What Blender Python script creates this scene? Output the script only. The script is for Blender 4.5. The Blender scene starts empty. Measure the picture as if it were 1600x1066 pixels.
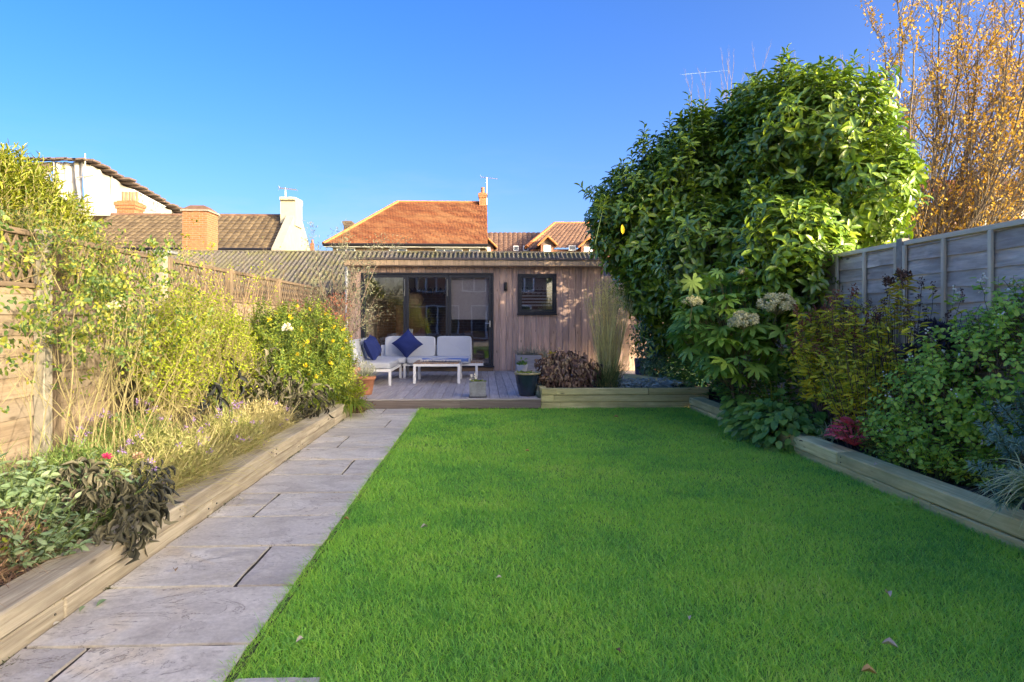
import bpy, math, random
import numpy as np
from mathutils import Vector, Matrix

random.seed(7)
R = np.random.default_rng(11)
scene = bpy.context.scene
COL = scene.collection

# ---------------------------------------------------------------- camera
YAW = math.radians(2.454); FPX = 1050.0; CAMZ = 1.35
cam_d = bpy.data.cameras.new('camera')
cam = bpy.data.objects.new('camera', cam_d); COL.objects.link(cam)
cam.location = (0, 0, CAMZ); cam.rotation_euler = (math.pi/2, 0, -YAW)
cam_d.sensor_width = 36; cam_d.lens = 36*FPX/1600; cam_d.shift_y = -33/1600
cam_d.clip_start = 0.05; cam_d.clip_end = 9000
scene.camera = cam

# ---------------------------------------------------------------- light
SUN_AZ = math.radians(38)                # sun to the right and a little behind
CROSS = 0.275
sv = Vector((math.cos(SUN_AZ), -math.sin(SUN_AZ), CROSS*math.cos(SUN_AZ))).normalized()
SUN_EL = math.asin(sv.z)
sun_d = bpy.data.lights.new('sun', 'SUN'); sun_d.energy = 2.0; sun_d.angle = math.radians(0.55)
sun_d.color = (1.0, 0.82, 0.58)
sun = bpy.data.objects.new('sun', sun_d); COL.objects.link(sun)
sun.rotation_euler = sv.to_track_quat('Z', 'Y').to_euler(); sun.location = (20, -8, 12)
world = bpy.data.worlds.new('World'); scene.world = world; world.use_nodes = True
wn = world.node_tree; wn.nodes.clear()
sky = wn.nodes.new('ShaderNodeTexSky'); sky.sky_type = 'NISHITA'; sky.sun_disc = False
sky.sun_elevation = SUN_EL; sky.sun_rotation = math.atan2(sv.x, sv.y)
sky.air_density = 0.5; sky.dust_density = 4.8; sky.ozone_density = 1.0; sky.altitude = 0
hs = wn.nodes.new('ShaderNodeHueSaturation'); hs.inputs['Saturation'].default_value = 1.46; hs.inputs['Hue'].default_value = 0.513
bg = wn.nodes.new('ShaderNodeBackground'); bg.inputs['Strength'].default_value = 0.15
wo = wn.nodes.new('ShaderNodeOutputWorld')
wn.links.new(sky.outputs[0], hs.inputs['Color'])
# thin wisps of cloud low over the horizon, all the way round
_tc = wn.nodes.new('ShaderNodeTexCoord'); _mp = wn.nodes.new('ShaderNodeMapping'); _mp.inputs['Scale'].default_value = (1.0, 1.0, 4.5)
_ns = wn.nodes.new('ShaderNodeTexNoise'); _ns.inputs['Scale'].default_value = 3.4; _ns.inputs['Detail'].default_value = 7; _ns.inputs['Roughness'].default_value = .6
_r1 = wn.nodes.new('ShaderNodeValToRGB'); _r1.color_ramp.elements[0].position = .52; _r1.color_ramp.elements[1].position = .78
_sp = wn.nodes.new('ShaderNodeSeparateXYZ'); _r2 = wn.nodes.new('ShaderNodeValToRGB'); _r2.color_ramp.elements[0].position = .0; _r2.color_ramp.elements[0].color = (1, 1, 1, 1); _r2.color_ramp.elements[1].position = .26; _r2.color_ramp.elements[1].color = (0, 0, 0, 1)
_mu = wn.nodes.new('ShaderNodeMath'); _mu.operation = 'MULTIPLY'; _mu2 = wn.nodes.new('ShaderNodeMath'); _mu2.operation = 'MULTIPLY'; _mu2.inputs[1].default_value = .5
_mx = wn.nodes.new('ShaderNodeMix'); _mx.data_type = 'RGBA'; _mx.inputs[7].default_value = (1.45, 1.5, 1.6, 1)
for _x, _y in ((_tc.outputs['Generated'], _mp.inputs[0]), (_mp.outputs[0], _ns.inputs['Vector']), (_ns.outputs[0], _r1.inputs[0]), (_tc.outputs['Generated'], _sp.inputs[0]), (_sp.outputs[2], _r2.inputs[0]),
    (_r1.outputs[0], _mu.inputs[0]), (_r2.outputs[0], _mu.inputs[1]), (_mu.outputs[0], _mu2.inputs[0]), (_mu2.outputs[0], _mx.inputs[0]), (hs.outputs[0], _mx.inputs[6]), (_mx.outputs[2], bg.inputs['Color'])): wn.links.new(_x, _y)
wn.links.new(bg.outputs[0], wo.inputs['Surface'])
vs = scene.view_settings
scene.display_settings.display_device = 'sRGB'
vs.view_transform = 'Standard'; vs.look = 'None'; vs.gamma = 1; vs.exposure = 2.02
vs.use_curve_mapping = False
try:
    scene.cycles.max_bounces = 8; scene.cycles.transparent_max_bounces = 16
except Exception: pass

# ---------------------------------------------------------------- where things stand
SA, CA = math.sin(YAW), math.cos(YAW)
def _ray(px): xr = (px-800)/FPX; return SA+xr*CA, CA-xr*SA
def PY(px, py, Y):
    rx, ry = _ray(px); d = Y/ry; return Vector((d*rx, Y, CAMZ+d*(500-py)/FPX))
def PX(px, py, X):
    rx, ry = _ray(px); d = X/rx; return Vector((X, d*ry, CAMZ+d*(500-py)/FPX))
def PG(px, py, z=0.0):
    rx, ry = _ray(px); d = (CAMZ-z)*FPX/(py-500); return Vector((d*rx, d*ry, z))

# ---------------------------------------------------------------- scene graph helpers
def tag(o, label=None, cat=None, group=None, kind=None):
    if label: o['label'] = label
    if cat: o['category'] = cat
    if group: o['group'] = group
    if kind: o['kind'] = kind
    return o
def thing(name, label, cat, loc=(0, 0, 0), group=None):
    o = bpy.data.objects.new(name, None); COL.objects.link(o); o.location = loc
    o.empty_display_size = 0.1
    return tag(o, label, cat, group)
def wmat(o):
    m = Matrix.LocRotScale(o.location, o.rotation_euler, o.scale)
    return (wmat(o.parent) @ o.matrix_parent_inverse @ m) if o.parent else m
def put(name, me, mt=None, parent=None, mw=None, kind=None):
    o = bpy.data.objects.new(name, me); COL.objects.link(o)
    if mt is not None and len(me.materials) == 0: me.materials.append(mt)
    if mw is not None: o.matrix_basis = mw
    if parent is not None:
        o.parent = parent; o.matrix_parent_inverse = wmat(parent).inverted()
    if kind: o['kind'] = kind
    return o
def copy_tree(o, delta, label=None):
    def rec(s, par):
        c = s.copy(); COL.objects.link(c)
        if par is not None: c.parent = par
        for ch in [x for x in COL.objects if x.parent == s]: rec(ch, c)
        return c
    c = rec(o, None); c.location = o.location + Vector(delta)
    if label: c['label'] = label
    return c
def np_mesh(name, V, F, smooth=False):
    """V (n,3); F list of (m,k) int arrays"""
    me = bpy.data.meshes.new(name)
    V = np.asarray(V, dtype=np.float32)
    me.vertices.add(len(V)); me.vertices.foreach_set('co', V.ravel())
    if not isinstance(F, (list, tuple)): F = [F]
    idx = np.concatenate([np.asarray(f, dtype=np.int32).ravel() for f in F])
    tot = np.concatenate([np.full(len(f), np.asarray(f).shape[1], dtype=np.int32) for f in F])
    st = np.concatenate([[0], np.cumsum(tot)[:-1]]).astype(np.int32)
    me.loops.add(len(idx)); me.loops.foreach_set('vertex_index', idx)
    me.polygons.add(len(tot)); me.polygons.foreach_set('loop_start', st)
    me.polygons.foreach_set('use_smooth', np.full(len(tot), smooth, dtype=bool))
    me.update(calc_edges=True)
    return me
def cbox_mesh(lx, ly, lz, b=0.004, jit=0.0, rng=random):
    """chamfered box centred at origin, 24 verts"""
    b = min(b, lx*.3, ly*.3, lz*.3); hx, hy, hz = lx/2, ly/2, lz/2
    V = []; ix = {}
    for sx in (-1, 1):
        for sy in (-1, 1):
            for sz in (-1, 1):
                j = [rng.uniform(-jit, jit) for _ in range(3)]
                for ax in range(3):
                    v = [sx*(hx-b), sy*(hy-b), sz*(hz-b)]; v[ax] = (sx*hx, sy*hy, sz*hz)[ax]
                    ix[(sx, sy, sz, ax)] = len(V); V.append([v[k]+j[k] for k in range(3)])
    F4 = []; F3 = []
    for ax in range(3):
        o = [k for k in range(3) if k != ax]
        for s in (-1, 1):
            q = []
            for (a, c) in ((-1, -1), (1, -1), (1, 1), (-1, 1)):
                k = [0, 0, 0]; k[ax] = s; k[o[0]] = a; k[o[1]] = c; q.append(ix[(k[0], k[1], k[2], ax)])
            if (s > 0) != (ax != 1): q.reverse()
            F4.append(q)
    for ax in range(3):                      # edge strips parallel to ax
        o = [k for k in range(3) if k != ax]
        for a in (-1, 1):
            for c in (-1, 1):
                def g(s, f):
                    k = [0, 0, 0]; k[ax] = s; k[o[0]] = a; k[o[1]] = c; return ix[(k[0], k[1], k[2], f)]
                q = [g(-1, o[0]), g(1, o[0]), g(1, o[1]), g(-1, o[1])]
                A, B, D = (Vector(V[q[0]]), Vector(V[q[1]]), Vector(V[q[3]]))
                n = (B-A).cross(D-A)
                if n.dot(Vector(V[q[0]])+Vector(V[q[2]])) < 0: q.reverse()
                F4.append(q)
    for sx in (-1, 1):
        for sy in (-1, 1):
            for sz in (-1, 1):
                t = [ix[(sx, sy, sz, 0)], ix[(sx, sy, sz, 1)], ix[(sx, sy, sz, 2)]]
                if sx*sy*sz < 0: t.reverse()
                F3.append(t)
    return np_mesh('box', V, [np.array(F4), np.array(F3)])
_cache = {}
def cbox_c(lx, ly, lz, b, mt):
    k = (round(lx, 4), round(ly, 4), round(lz, 4), b, mt.name)
    if k not in _cache:
        me = cbox_mesh(lx, ly, lz, b); me.materials.append(mt); _cache[k] = me
    return _cache[k]
def frame(p0, p1, up=(0, 0, 1)):
    p0, p1 = Vector(p0), Vector(p1); x = (p1-p0).normalized(); u = Vector(up)
    y = u.cross(x)
    if y.length < 1e-4: y = Vector((0, 1, 0)).cross(x)
    y.normalize(); z = x.cross(y)
    m = Matrix((x, y, z)).transposed().to_4x4(); m.translation = (p0+p1)/2
    return m, (p1-p0).length
def bar(name, parent, p0, p1, sy, sz, mt, up=(0, 0, 1), b=0.004, share=True, jit=0):
    m, L = frame(p0, p1, up)
    if share and not jit: me = cbox_c(L, sy, sz, b, mt)
    else: me = cbox_mesh(L, sy, sz, b, jit); me.materials.append(mt)
    return put(name, me, None, parent, m)
def box(name, parent, lo, hi, mt, b=0.004):
    lo, hi = Vector(lo), Vector(hi); s = hi-lo
    return put(name, cbox_c(s.x, s.y, s.z, b, mt), None, parent, Matrix.Translation((lo+hi)/2))
class Mesh:
    """collects boxes, quads, tubes into ONE mesh"""
    def __init__(s): s.V = []; s.F3 = []; s.F4 = []; s.n = 0
    def add(s, V, F):
        V = np.asarray(V, float); s.V.append(V)
        F = np.asarray(F)+s.n
        (s.F3 if F.shape[1] == 3 else s.F4).append(F); s.n += len(V)
    def box(s, lo, hi, m=None):
        x0, y0, z0 = lo; x1, y1, z1 = hi
        V = np.array([[x0,y0,z0],[x1,y0,z0],[x1,y1,z0],[x0,y1,z0],[x0,y0,z1],[x1,y0,z1],[x1,y1,z1],[x0,y1,z1]], float)
        if m is not None: V = V @ np.array(m.to_3x3()).T + np.array(m.translation)
        s.add(V, [[0,3,2,1],[4,5,6,7],[0,1,5,4],[1,2,6,5],[2,3,7,6],[3,0,4,7]])
    def bar(s, p0, p1, sy, sz, up=(0, 0, 1)):
        m, L = frame(p0, p1, up); s.box((-L/2, -sy/2, -sz/2), (L/2, sy/2, sz/2), m)
    def poly(s, pts):
        s.add(pts, [list(range(len(pts)))])
    def grid(s, P):
        """P (nu,nv,3)"""
        nu, nv = P.shape[:2]; i = np.arange(nu*nv).reshape(nu, nv)
        s.add(P.reshape(-1, 3), np.stack([i[:-1,:-1], i[1:,:-1], i[1:,1:], i[:-1,1:]], -1).reshape(-1, 4))
    def tubes(s, P0, P1, R0, R1, k=5):
        P0 = np.asarray(P0, float); P1 = np.asarray(P1, float)
        if len(P0) == 0: return
        n = len(P0); R0 = np.broadcast_to(R0, n); R1 = np.broadcast_to(R1, n)
        d = P1-P0; d /= np.linalg.norm(d, axis=1, keepdims=True)+1e-9
        a = np.where(np.abs(d[:, 2:3]) > .9, [[1., 0, 0]], [[0, 0, 1.]])
        u = np.cross(d, a); u /= np.linalg.norm(u, axis=1, keepdims=True)+1e-9; w = np.cross(d, u)
        t = np.arange(k)*2*math.pi/k
        ring = np.cos(t)[None, :, None]*u[:, None]+np.sin(t)[None, :, None]*w[:, None]
        A = P0[:, None]+ring*R0[:, None, None]; B = P1[:, None]+ring*R1[:, None, None]
        V = np.concatenate([A, B], 1).reshape(-1, 3)
        j = np.arange(k); j2 = (j+1) % k
        f = np.stack([j, j2, j2+k, j+k], -1)
        F = (f[None]+(np.arange(n)*2*k)[:, None, None]).reshape(-1, 4)
        s.add(V, F)
    def tube(s, pts, r, k=8):
        pts = np.asarray(pts, float); r = np.broadcast_to(r, len(pts))
        s.tubes(pts[:-1], pts[1:], r[:-1], r[1:], k)
    def lathe(s, prof, c=(0, 0, 0), k=28):
        """prof list of (r,z)"""
        t = np.linspace(0, 2*math.pi, k+1); pr = np.array(prof)
        P = np.stack([pr[:, 0][:, None]*np.cos(t)+c[0], pr[:, 0][:, None]*np.sin(t)+c[1], np.repeat(pr[:, 1][:, None]+c[2], k+1, 1)], -1)
        s.grid(P.transpose(1, 0, 2))
    def mesh(s, name='mesh', smooth=False):
        F = []
        if s.F4: F.append(np.concatenate(s.F4))
        if s.F3: F.append(np.concatenate(s.F3))
        return np_mesh(name, np.concatenate(s.V), F, smooth)
    def build(s, name, mt, parent=None, kind=None, smooth=False):
        return put(name, s.mesh(name, smooth), mt, parent, None, kind)

# ---------------------------------------------------------------- materials
def _mat(name):
    m = bpy.data.materials.new(name); m.use_nodes = True; nt = m.node_tree
    b = nt.nodes['Principled BSDF']; return m, nt, b
def nd(nt, typ, ins=None, **kw):
    n = nt.nodes.new(typ)
    for k, v in kw.items(): setattr(n, k, v)
    for k, v in (ins or {}).items():
        if hasattr(v, 'is_linked') or isinstance(v, bpy.types.NodeSocket): nt.links.new(v, n.inputs[k])
        else: n.inputs[k].default_value = v
    return n
def c4(c): return (c[0], c[1], c[2], 1)
def ramp(nt, fac, stops, interp='LINEAR'):
    r = nd(nt, 'ShaderNodeValToRGB', {'Fac': fac}); r.color_ramp.interpolation = interp
    e = r.color_ramp.elements
    while len(e) < len(stops): e.new(0.5)
    for i, (p, c) in enumerate(stops): e[i].position = p; e[i].color = c4(c)
    return r.outputs['Color']
def mixc(nt, f, a, b, mode='MIX'):
    n = nt.nodes.new('ShaderNodeMix'); n.data_type = 'RGBA'; n.blend_type = mode
    for sock, v in ((n.inputs[0], f), (n.inputs[6], a), (n.inputs[7], b)):
        if isinstance(v, bpy.types.NodeSocket): nt.links.new(v, sock)
        elif isinstance(v, (int, float)): sock.default_value = v
        else: sock.default_value = c4(v)
    return n.outputs[2]
def math_(nt, op, a, b=0.0, c=None):
    n = nt.nodes.new('ShaderNodeMath'); n.operation = op
    for i, v in enumerate((a, b) if c is None else (a, b, c)):
        if isinstance(v, bpy.types.NodeSocket): nt.links.new(v, n.inputs[i])
        else: n.inputs[i].default_value = v
    return n.outputs[0]
def coords(nt, scale=(1, 1, 1), rnd=True, kind='Object'):
    tc = nt.nodes.new('ShaderNodeTexCoord'); v = tc.outputs[kind]
    if rnd:
        oi = nt.nodes.new('ShaderNodeObjectInfo')
        k = math_(nt, 'MULTIPLY', oi.outputs['Random'], 53.0)
        v = nd(nt, 'ShaderNodeVectorMath', {0: v, 1: k}, operation='ADD').outputs[0]
    return nd(nt, 'ShaderNodeMapping', {'Vector': v, 'Scale': scale}).outputs[0]
def noise(nt, vec, scale, detail=6, rough=.55, dist=0.0):
    return nd(nt, 'ShaderNodeTexNoise', {'Vector': vec, 'Scale': scale, 'Detail': detail, 'Roughness': rough, 'Distortion': dist}).outputs[0]
def bump(nt, b, h, strength=.4, dist=.01):
    n = nd(nt, 'ShaderNodeBump', {'Height': h, 'Strength': strength, 'Distance': dist})
    nt.links.new(n.outputs[0], b.inputs['Normal'])
def wood(name, dark, light, rough=.75, scale=(1.2, 22, 22), stain=None, stain_amt=.5, var=.25, bs=.4, knots=0.0):
    m, nt, b = _mat(name)
    v = coords(nt, scale); g = noise(nt, v, 2.2, 8, .6, .6)
    col = ramp(nt, g, [(.3, dark), (.7, light)])
    oi = nt.nodes.new('ShaderNodeObjectInfo')
    f = math_(nt, 'MULTIPLY_ADD', oi.outputs['Random'], var, 1-var*.5)
    col = mixc(nt, 1.0, col, nd(nt, 'ShaderNodeCombineColor', {0: f, 1: f, 2: f}).outputs[0], 'MULTIPLY')
    if stain:
        v2 = coords(nt, (1, 2.5, 2.5)); s = noise(nt, v2, 1.7, 5, .6, .4)
        sf = ramp(nt, s, [(.42, (0, 0, 0)), (.68, (1, 1, 1))])
        sf = math_(nt, 'MULTIPLY', sf, stain_amt)
        col = mixc(nt, sf, col, stain)
    if knots:
        v3 = coords(nt, (1, 3.0, 3.0))
        vo = nd(nt, 'ShaderNodeTexVoronoi', {'Vector': v3, 'Scale': 2.3})
        kf = ramp(nt, vo.outputs['Distance'], [(.05, (1, 1, 1)), (.11, (0, 0, 0))])
        col = mixc(nt, math_(nt, 'MULTIPLY', kf, knots), col, tuple(c*.35 for c in dark))
    nt.links.new(col, b.inputs['Base Color']); b.inputs['Roughness'].default_value = rough
    b.inputs['Specular IOR Level'].default_value = .3
    bump(nt, b, g, bs, .006)
    return m
def plain(name, c, rough=.6, metal=0.0, var=.08, ns=30, bs=.1, c2=None, spec=.4):
    m, nt, b = _mat(name)
    v = coords(nt); n = noise(nt, v, ns, 6)
    a = tuple(x*(1-var) for x in c); d = c2 or tuple(min(1, x*(1+var)) for x in c)
    nt.links.new(ramp(nt, n, [(.3, a), (.7, d)]), b.inputs['Base Color'])
    b.inputs['Roughness'].default_value = rough; b.inputs['Metallic'].default_value = metal
    b.inputs['Specular IOR Level'].default_value = spec
    if bs: bump(nt, b, n, bs, .01)
    return m
def leafmat(name, cols, rough=.5, trans=.3, spec=.5, tr_tint=(1.25, 1.35, .6), ns=1.3):
    m, nt, b = _mat(name)
    ge = nt.nodes.new('ShaderNodeNewGeometry'); oi = nt.nodes.new('ShaderNodeObjectInfo')
    f = math_(nt, 'FRACT', math_(nt, 'ADD', ge.outputs['Random Per Island'], oi.outputs['Random']))
    n = noise(nt, ge.outputs['Position'], ns*2, 3)
    f = math_(nt, 'ADD', math_(nt, 'MULTIPLY', f, .7), math_(nt, 'MULTIPLY_ADD', n, .8, -.25))
    k = len(cols); col = ramp(nt, f, [(i/(k-1)*.9+.05, c) for i, c in enumerate(cols)])
    nt.links.new(col, b.inputs['Base Color']); b.inputs['Roughness'].default_value = rough
    b.inputs['Specular IOR Level'].default_value = spec
    if trans > 0:
        t = nd(nt, 'ShaderNodeBsdfTranslucent', {'Color': mixc(nt, 1.0, col, tr_tint, 'MULTIPLY')})
        mx = nd(nt, 'ShaderNodeMixShader', {0: trans, 1: b.outputs[0], 2: t.outputs[0]})
        nt.links.new(mx.outputs[0], nt.nodes['Material Output'].inputs['Surface'])
    return m
def brickmat(name, cols, mortar, bw=.225, bh=.075, rough=.85, uv=False, mort=.01, bs=.5, dirt=None):
    m, nt, b = _mat(name)
    if uv: vec = nt.nodes.new('ShaderNodeTexCoord').outputs['UV']
    else:
        tc = nt.nodes.new('ShaderNodeTexCoord'); sp = nd(nt, 'ShaderNodeSeparateXYZ', {0: tc.outputs['Object']})
        vec = nd(nt, 'ShaderNodeCombineXYZ', {0: math_(nt, 'ADD', sp.outputs[0], sp.outputs[1]), 1: sp.outputs[2]}).outputs[0]
    bt = nd(nt, 'ShaderNodeTexBrick', {'Vector': vec, 'Scale': 1.0, 'Brick Width': bw, 'Row Height': bh, 'Mortar Size': mort,
        'Color1': c4(cols[0]), 'Color2': c4(cols[1]), 'Mortar': c4(mortar), 'Mortar Smooth': .2, 'Bias': 0.0})
    col = bt.outputs['Color']
    n = noise(nt, vec, 1.1, 7, .65)
    col = mixc(nt, ramp(nt, n, [(.45, (0, 0, 0)), (.7, (1, 1, 1))]), col, dirt or cols[2])
    n2 = noise(nt, vec, 9, 4)
    col = mixc(nt, .35, col, ramp(nt, n2, [(.3, (.3, .3, .3)), (.7, (1, 1, 1))]), 'MULTIPLY')
    nt.links.new(col, b.inputs['Base Color']); b.inputs['Roughness'].default_value = rough
    b.inputs['Specular IOR Level'].default_value = .25
    bump(nt, b, math_(nt, 'SUBTRACT', 1.0, bt.outputs['Fac']), bs, .02)
    return m

M = {}
M['cedar'] = wood('cedar', (.31, .195, .145), (.68, .49, .39), .7, (1.0, 14, 14), (.36, .275, .255), .6, .5, .3, .8)
M['cedar_trim'] = wood('cedar_trim', (.38, .27, .17), (.62, .46, .30), .7, (1, 14, 14), None, 0, .2)
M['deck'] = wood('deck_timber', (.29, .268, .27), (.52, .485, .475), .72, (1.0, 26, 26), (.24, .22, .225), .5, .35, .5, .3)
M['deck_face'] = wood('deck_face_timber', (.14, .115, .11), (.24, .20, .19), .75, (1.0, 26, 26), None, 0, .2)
M['sleeper'] = wood('sleeper_timber', (.30, .25, .175), (.63, .56, .42), .8, (.8, 17, 17), (.24, .205, .155), .6, .3, .9, .9)
M['sleeper_old'] = wood('sleeper_timber_weathered', (.52, .46, .19), (.85, .76, .38), .8, (.8, 17, 17), (.32, .30, .13), .7, .3, .9, .8)
M['fence'] = wood('fence_timber', (.175, .13, .09), (.31, .245, .17), .8, (1.1, 16, 16), (.30, .26, .21), .5, .3, .5, .7)
M['trellis'] = wood('trellis_timber', (.095, .07, .05), (.19, .145, .10), .8, (1.1, 16, 16), None, 0, .3)
M['fence_grey'] = wood('grey_fence_timber', (.34, .29, .235), (.70, .62, .52), .8, (.9, 8, 8), (.26, .22, .18), .75, .35, 1.0, .9)
M['batten'] = wood('batten_timber', (.55, .48, .34), (.78, .69, .51), .8, (1.1, 16, 16), None, 0, .3)
M['teak'] = wood('teak', (.24, .15, .09), (.40, .27, .17), .55, (1.0, 26, 26), None, 0, .2)
M['concrete'] = plain('concrete', (.28, .26, .22), .85, 0, .2, 18, .4)
M['white_metal'] = plain('white_painted_metal', (.78, .79, .80), .4, 0, .03, 10, 0)
M['dark_metal'] = plain('dark_grey_metal', (.022, .024, .034), .35, 0, .1, 10, 0)
M['roof_trim'] = plain('dark_roof_trim', (.10, .085, .085), .5, 0, .1, 10, 0)
M['grey_fabric'] = plain('light_grey_fabric', (.43, .46, .52), .95, 0, .12, 160, .3)
M['navy_fabric'] = plain('navy_fabric', (.010, .022, .13), .9, 0, .15, 160, .3)
M['throw'] = plain('blue_throw_wool', (.10, .17, .42), .95, 0, .3, 90, .5)
M['fringe'] = plain('cream_fringe', (.62, .58, .52), .95, 0, .15, 90, .3)
M['terracotta'] = plain('terracotta', (.42, .19, .11), .8, 0, .2, 12, .2)
M['blue_glaze'] = plain('dark_blue_glaze', (.015, .028, .05), .18, 0, .4, 6, .05, spec=.6)
M['glaze_rim'] = plain('ochre_glaze_rim', (.30, .27, .16), .3, 0, .3, 12, .05)
M['stone_pot'] = plain('grey_stone', (.20, .215, .24), .85, 0, .3, 14, .4)
M['white_pot'] = plain('white_pot_glaze', (.66, .67, .68), .5, 0, .1, 12, .1)
M['soil'] = plain('soil', (.045, .034, .026), .95, 0, .5, 40, 1.0)
M['mulch'] = plain('leaf_litter', (.10, .065, .04), .95, 0, .5, 60, 1.0)
M['pebble'] = plain('mortar_joint', (.035, .028, .024), .95, 0, .4, 40, .6)
M['black'] = plain('black_plastic', (.012, .012, .014), .4, 0, .1, 10, 0)
M['brass'] = plain('steel_handle', (.5, .5, .5), .3, 1.0, .05, 10, 0)
M['cream'] = plain('cream_render', (.42, .40, .31), .85, 0, .08, 4, .1)
M['white_render'] = plain('white_render', (.70, .69, .66), .85, 0, .08, 4, .1)
M['pink_render'] = plain('pink_render', (.52, .36, .30), .85, 0, .12, 4, .1)
M['upvc'] = plain('white_window_frame', (.78, .78, .78), .45, 0, .04, 10, 0)
M['bark'] = plain('bark', (.075, .055, .042), .9, 0, .4, 30, .7)
M['bark_pale'] = plain('pale_bark', (.19, .15, .11), .9, 0, .3, 30, .5)
M['bark_twig'] = plain('straw_twig', (.33, .24, .15), .85, 0, .3, 30, .3)
M['cane'] = plain('green_cane', (.27, .235, .11), .65, 0, .3, 14, .2)
M['stem_green'] = plain('green_stem', (.10, .15, .04), .7, 0, .3, 20, .1)
M['stem_dark'] = plain('dark_stem', (.045, .032, .03), .8, 0, .4, 20, .2)
M['stem_brown'] = plain('brown_stem', (.15, .10, .075), .8, 0, .4, 20, .2)
M['aluminium'] = plain('aluminium', (.55, .56, .58), .4, .7, .05, 10, 0)
M['brick'] = brickmat('orange_brick', [(.50, .19, .07), (.36, .13, .055), (.40, .20, .10)], (.33, .27, .2))
M['brick_red'] = brickmat('red_brick', [(.34, .12, .07), (.25, .09, .055), (.28, .14, .09)], (.33, .3, .26))
M['brick_brown'] = brickmat('brown_brick', [(.22, .15, .10), (.16, .11, .08), (.18, .13, .09)], (.25, .22, .18))
M['red_course'] = brickmat('red_tile_courses', [(.40, .15, .06), (.27, .095, .05), (.40, .21, .10)], (.07, .03, .02), .20, .085, .85, False, .014, 1.0)
M['red_tile'] = brickmat('red_clay_tile', [(.42, .13, .06), (.29, .085, .045), (.46, .22, .11)], (.10, .035, .02), .165, .10, .85, True, .006, 1.0)
M['pan_tile'] = plain('brown_roof_tile', (.135, .098, .062), .85, 0, .35, 3, .3, (.20, .15, .09))
M['pan_tile_red'] = plain('red_brown_roof_tile', (.17, .095, .065), .85, 0, .3, 3, .3, (.24, .145, .10))
M['sheeting'] = plain('white_sheeting', (.43, .425, .43), .55, 0, .05, 2, .1)
M['pole'] = plain('scaffold_pole', (.42, .40, .38), .5, .3, .1, 10, 0)
M['scaf_board'] = plain('scaffold_board', (.16, .12, .10), .85, 0, .3, 10, .2)
M['interior'] = plain('interior_plaster', (.80, .78, .76), .9, 0, .04, 3, 0)
M['interior_floor'] = wood('interior_floor', (.25, .17, .1), (.36, .25, .16), .5)
M['oak'] = wood('oak_furniture', (.28, .14, .07), (.42, .22, .11), .5)
M['rattan'] = plain('rattan', (.42, .30, .16), .85, 0, .4, 60, .6)
M['screen'] = plain('dark_screen', (.01, .01, .012), .2, 0, .1, 10, 0)
M['blind'] = plain('grey_blind', (.50, .46, .46), .9, 0, .1, 30, .1)
M['contrail'] = plain('contrail_ice', (.22, .32, .50), 1, 0, .02, 1, 0)

def glass(name, tint=(.80, .84, .86)):
    m, nt, b = _mat(name); nt.nodes.remove(b)
    fr = nd(nt, 'ShaderNodeFresnel', {'IOR': 1.6})
    f = math_(nt, 'MULTIPLY_ADD', fr.outputs[0], 1.3, .03)
    t = nd(nt, 'ShaderNodeBsdfTransparent', {'Color': c4(tint)})
    g = nd(nt, 'ShaderNodeBsdfGlossy', {'Color': (.95, .96, 1, 1), 'Roughness': 0.0})
    n = noise(nt, coords(nt), 1.2, 2)
    bp = nd(nt, 'ShaderNodeBump', {'Height': n, 'Strength': .05, 'Distance': .02}); nt.links.new(bp.outputs[0], g.inputs['Normal'])
    mx = nd(nt, 'ShaderNodeMixShader', {0: f, 1: t.outputs[0], 2: g.outputs[0]})
    nt.links.new(mx.outputs[0], nt.nodes['Material Output'].inputs['Surface'])
    return m
M['glass'] = glass('door_glass', (.95, .955, .96))
def far_glass():
    m, nt, b = _mat('window_glass')
    b.inputs['Base Color'].default_value = (.05, .06, .08, 1); b.inputs['Roughness'].default_value = .05
    b.inputs['Specular IOR Level'].default_value = 1.0
    return m
M['far_glass'] = far_glass()

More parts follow.
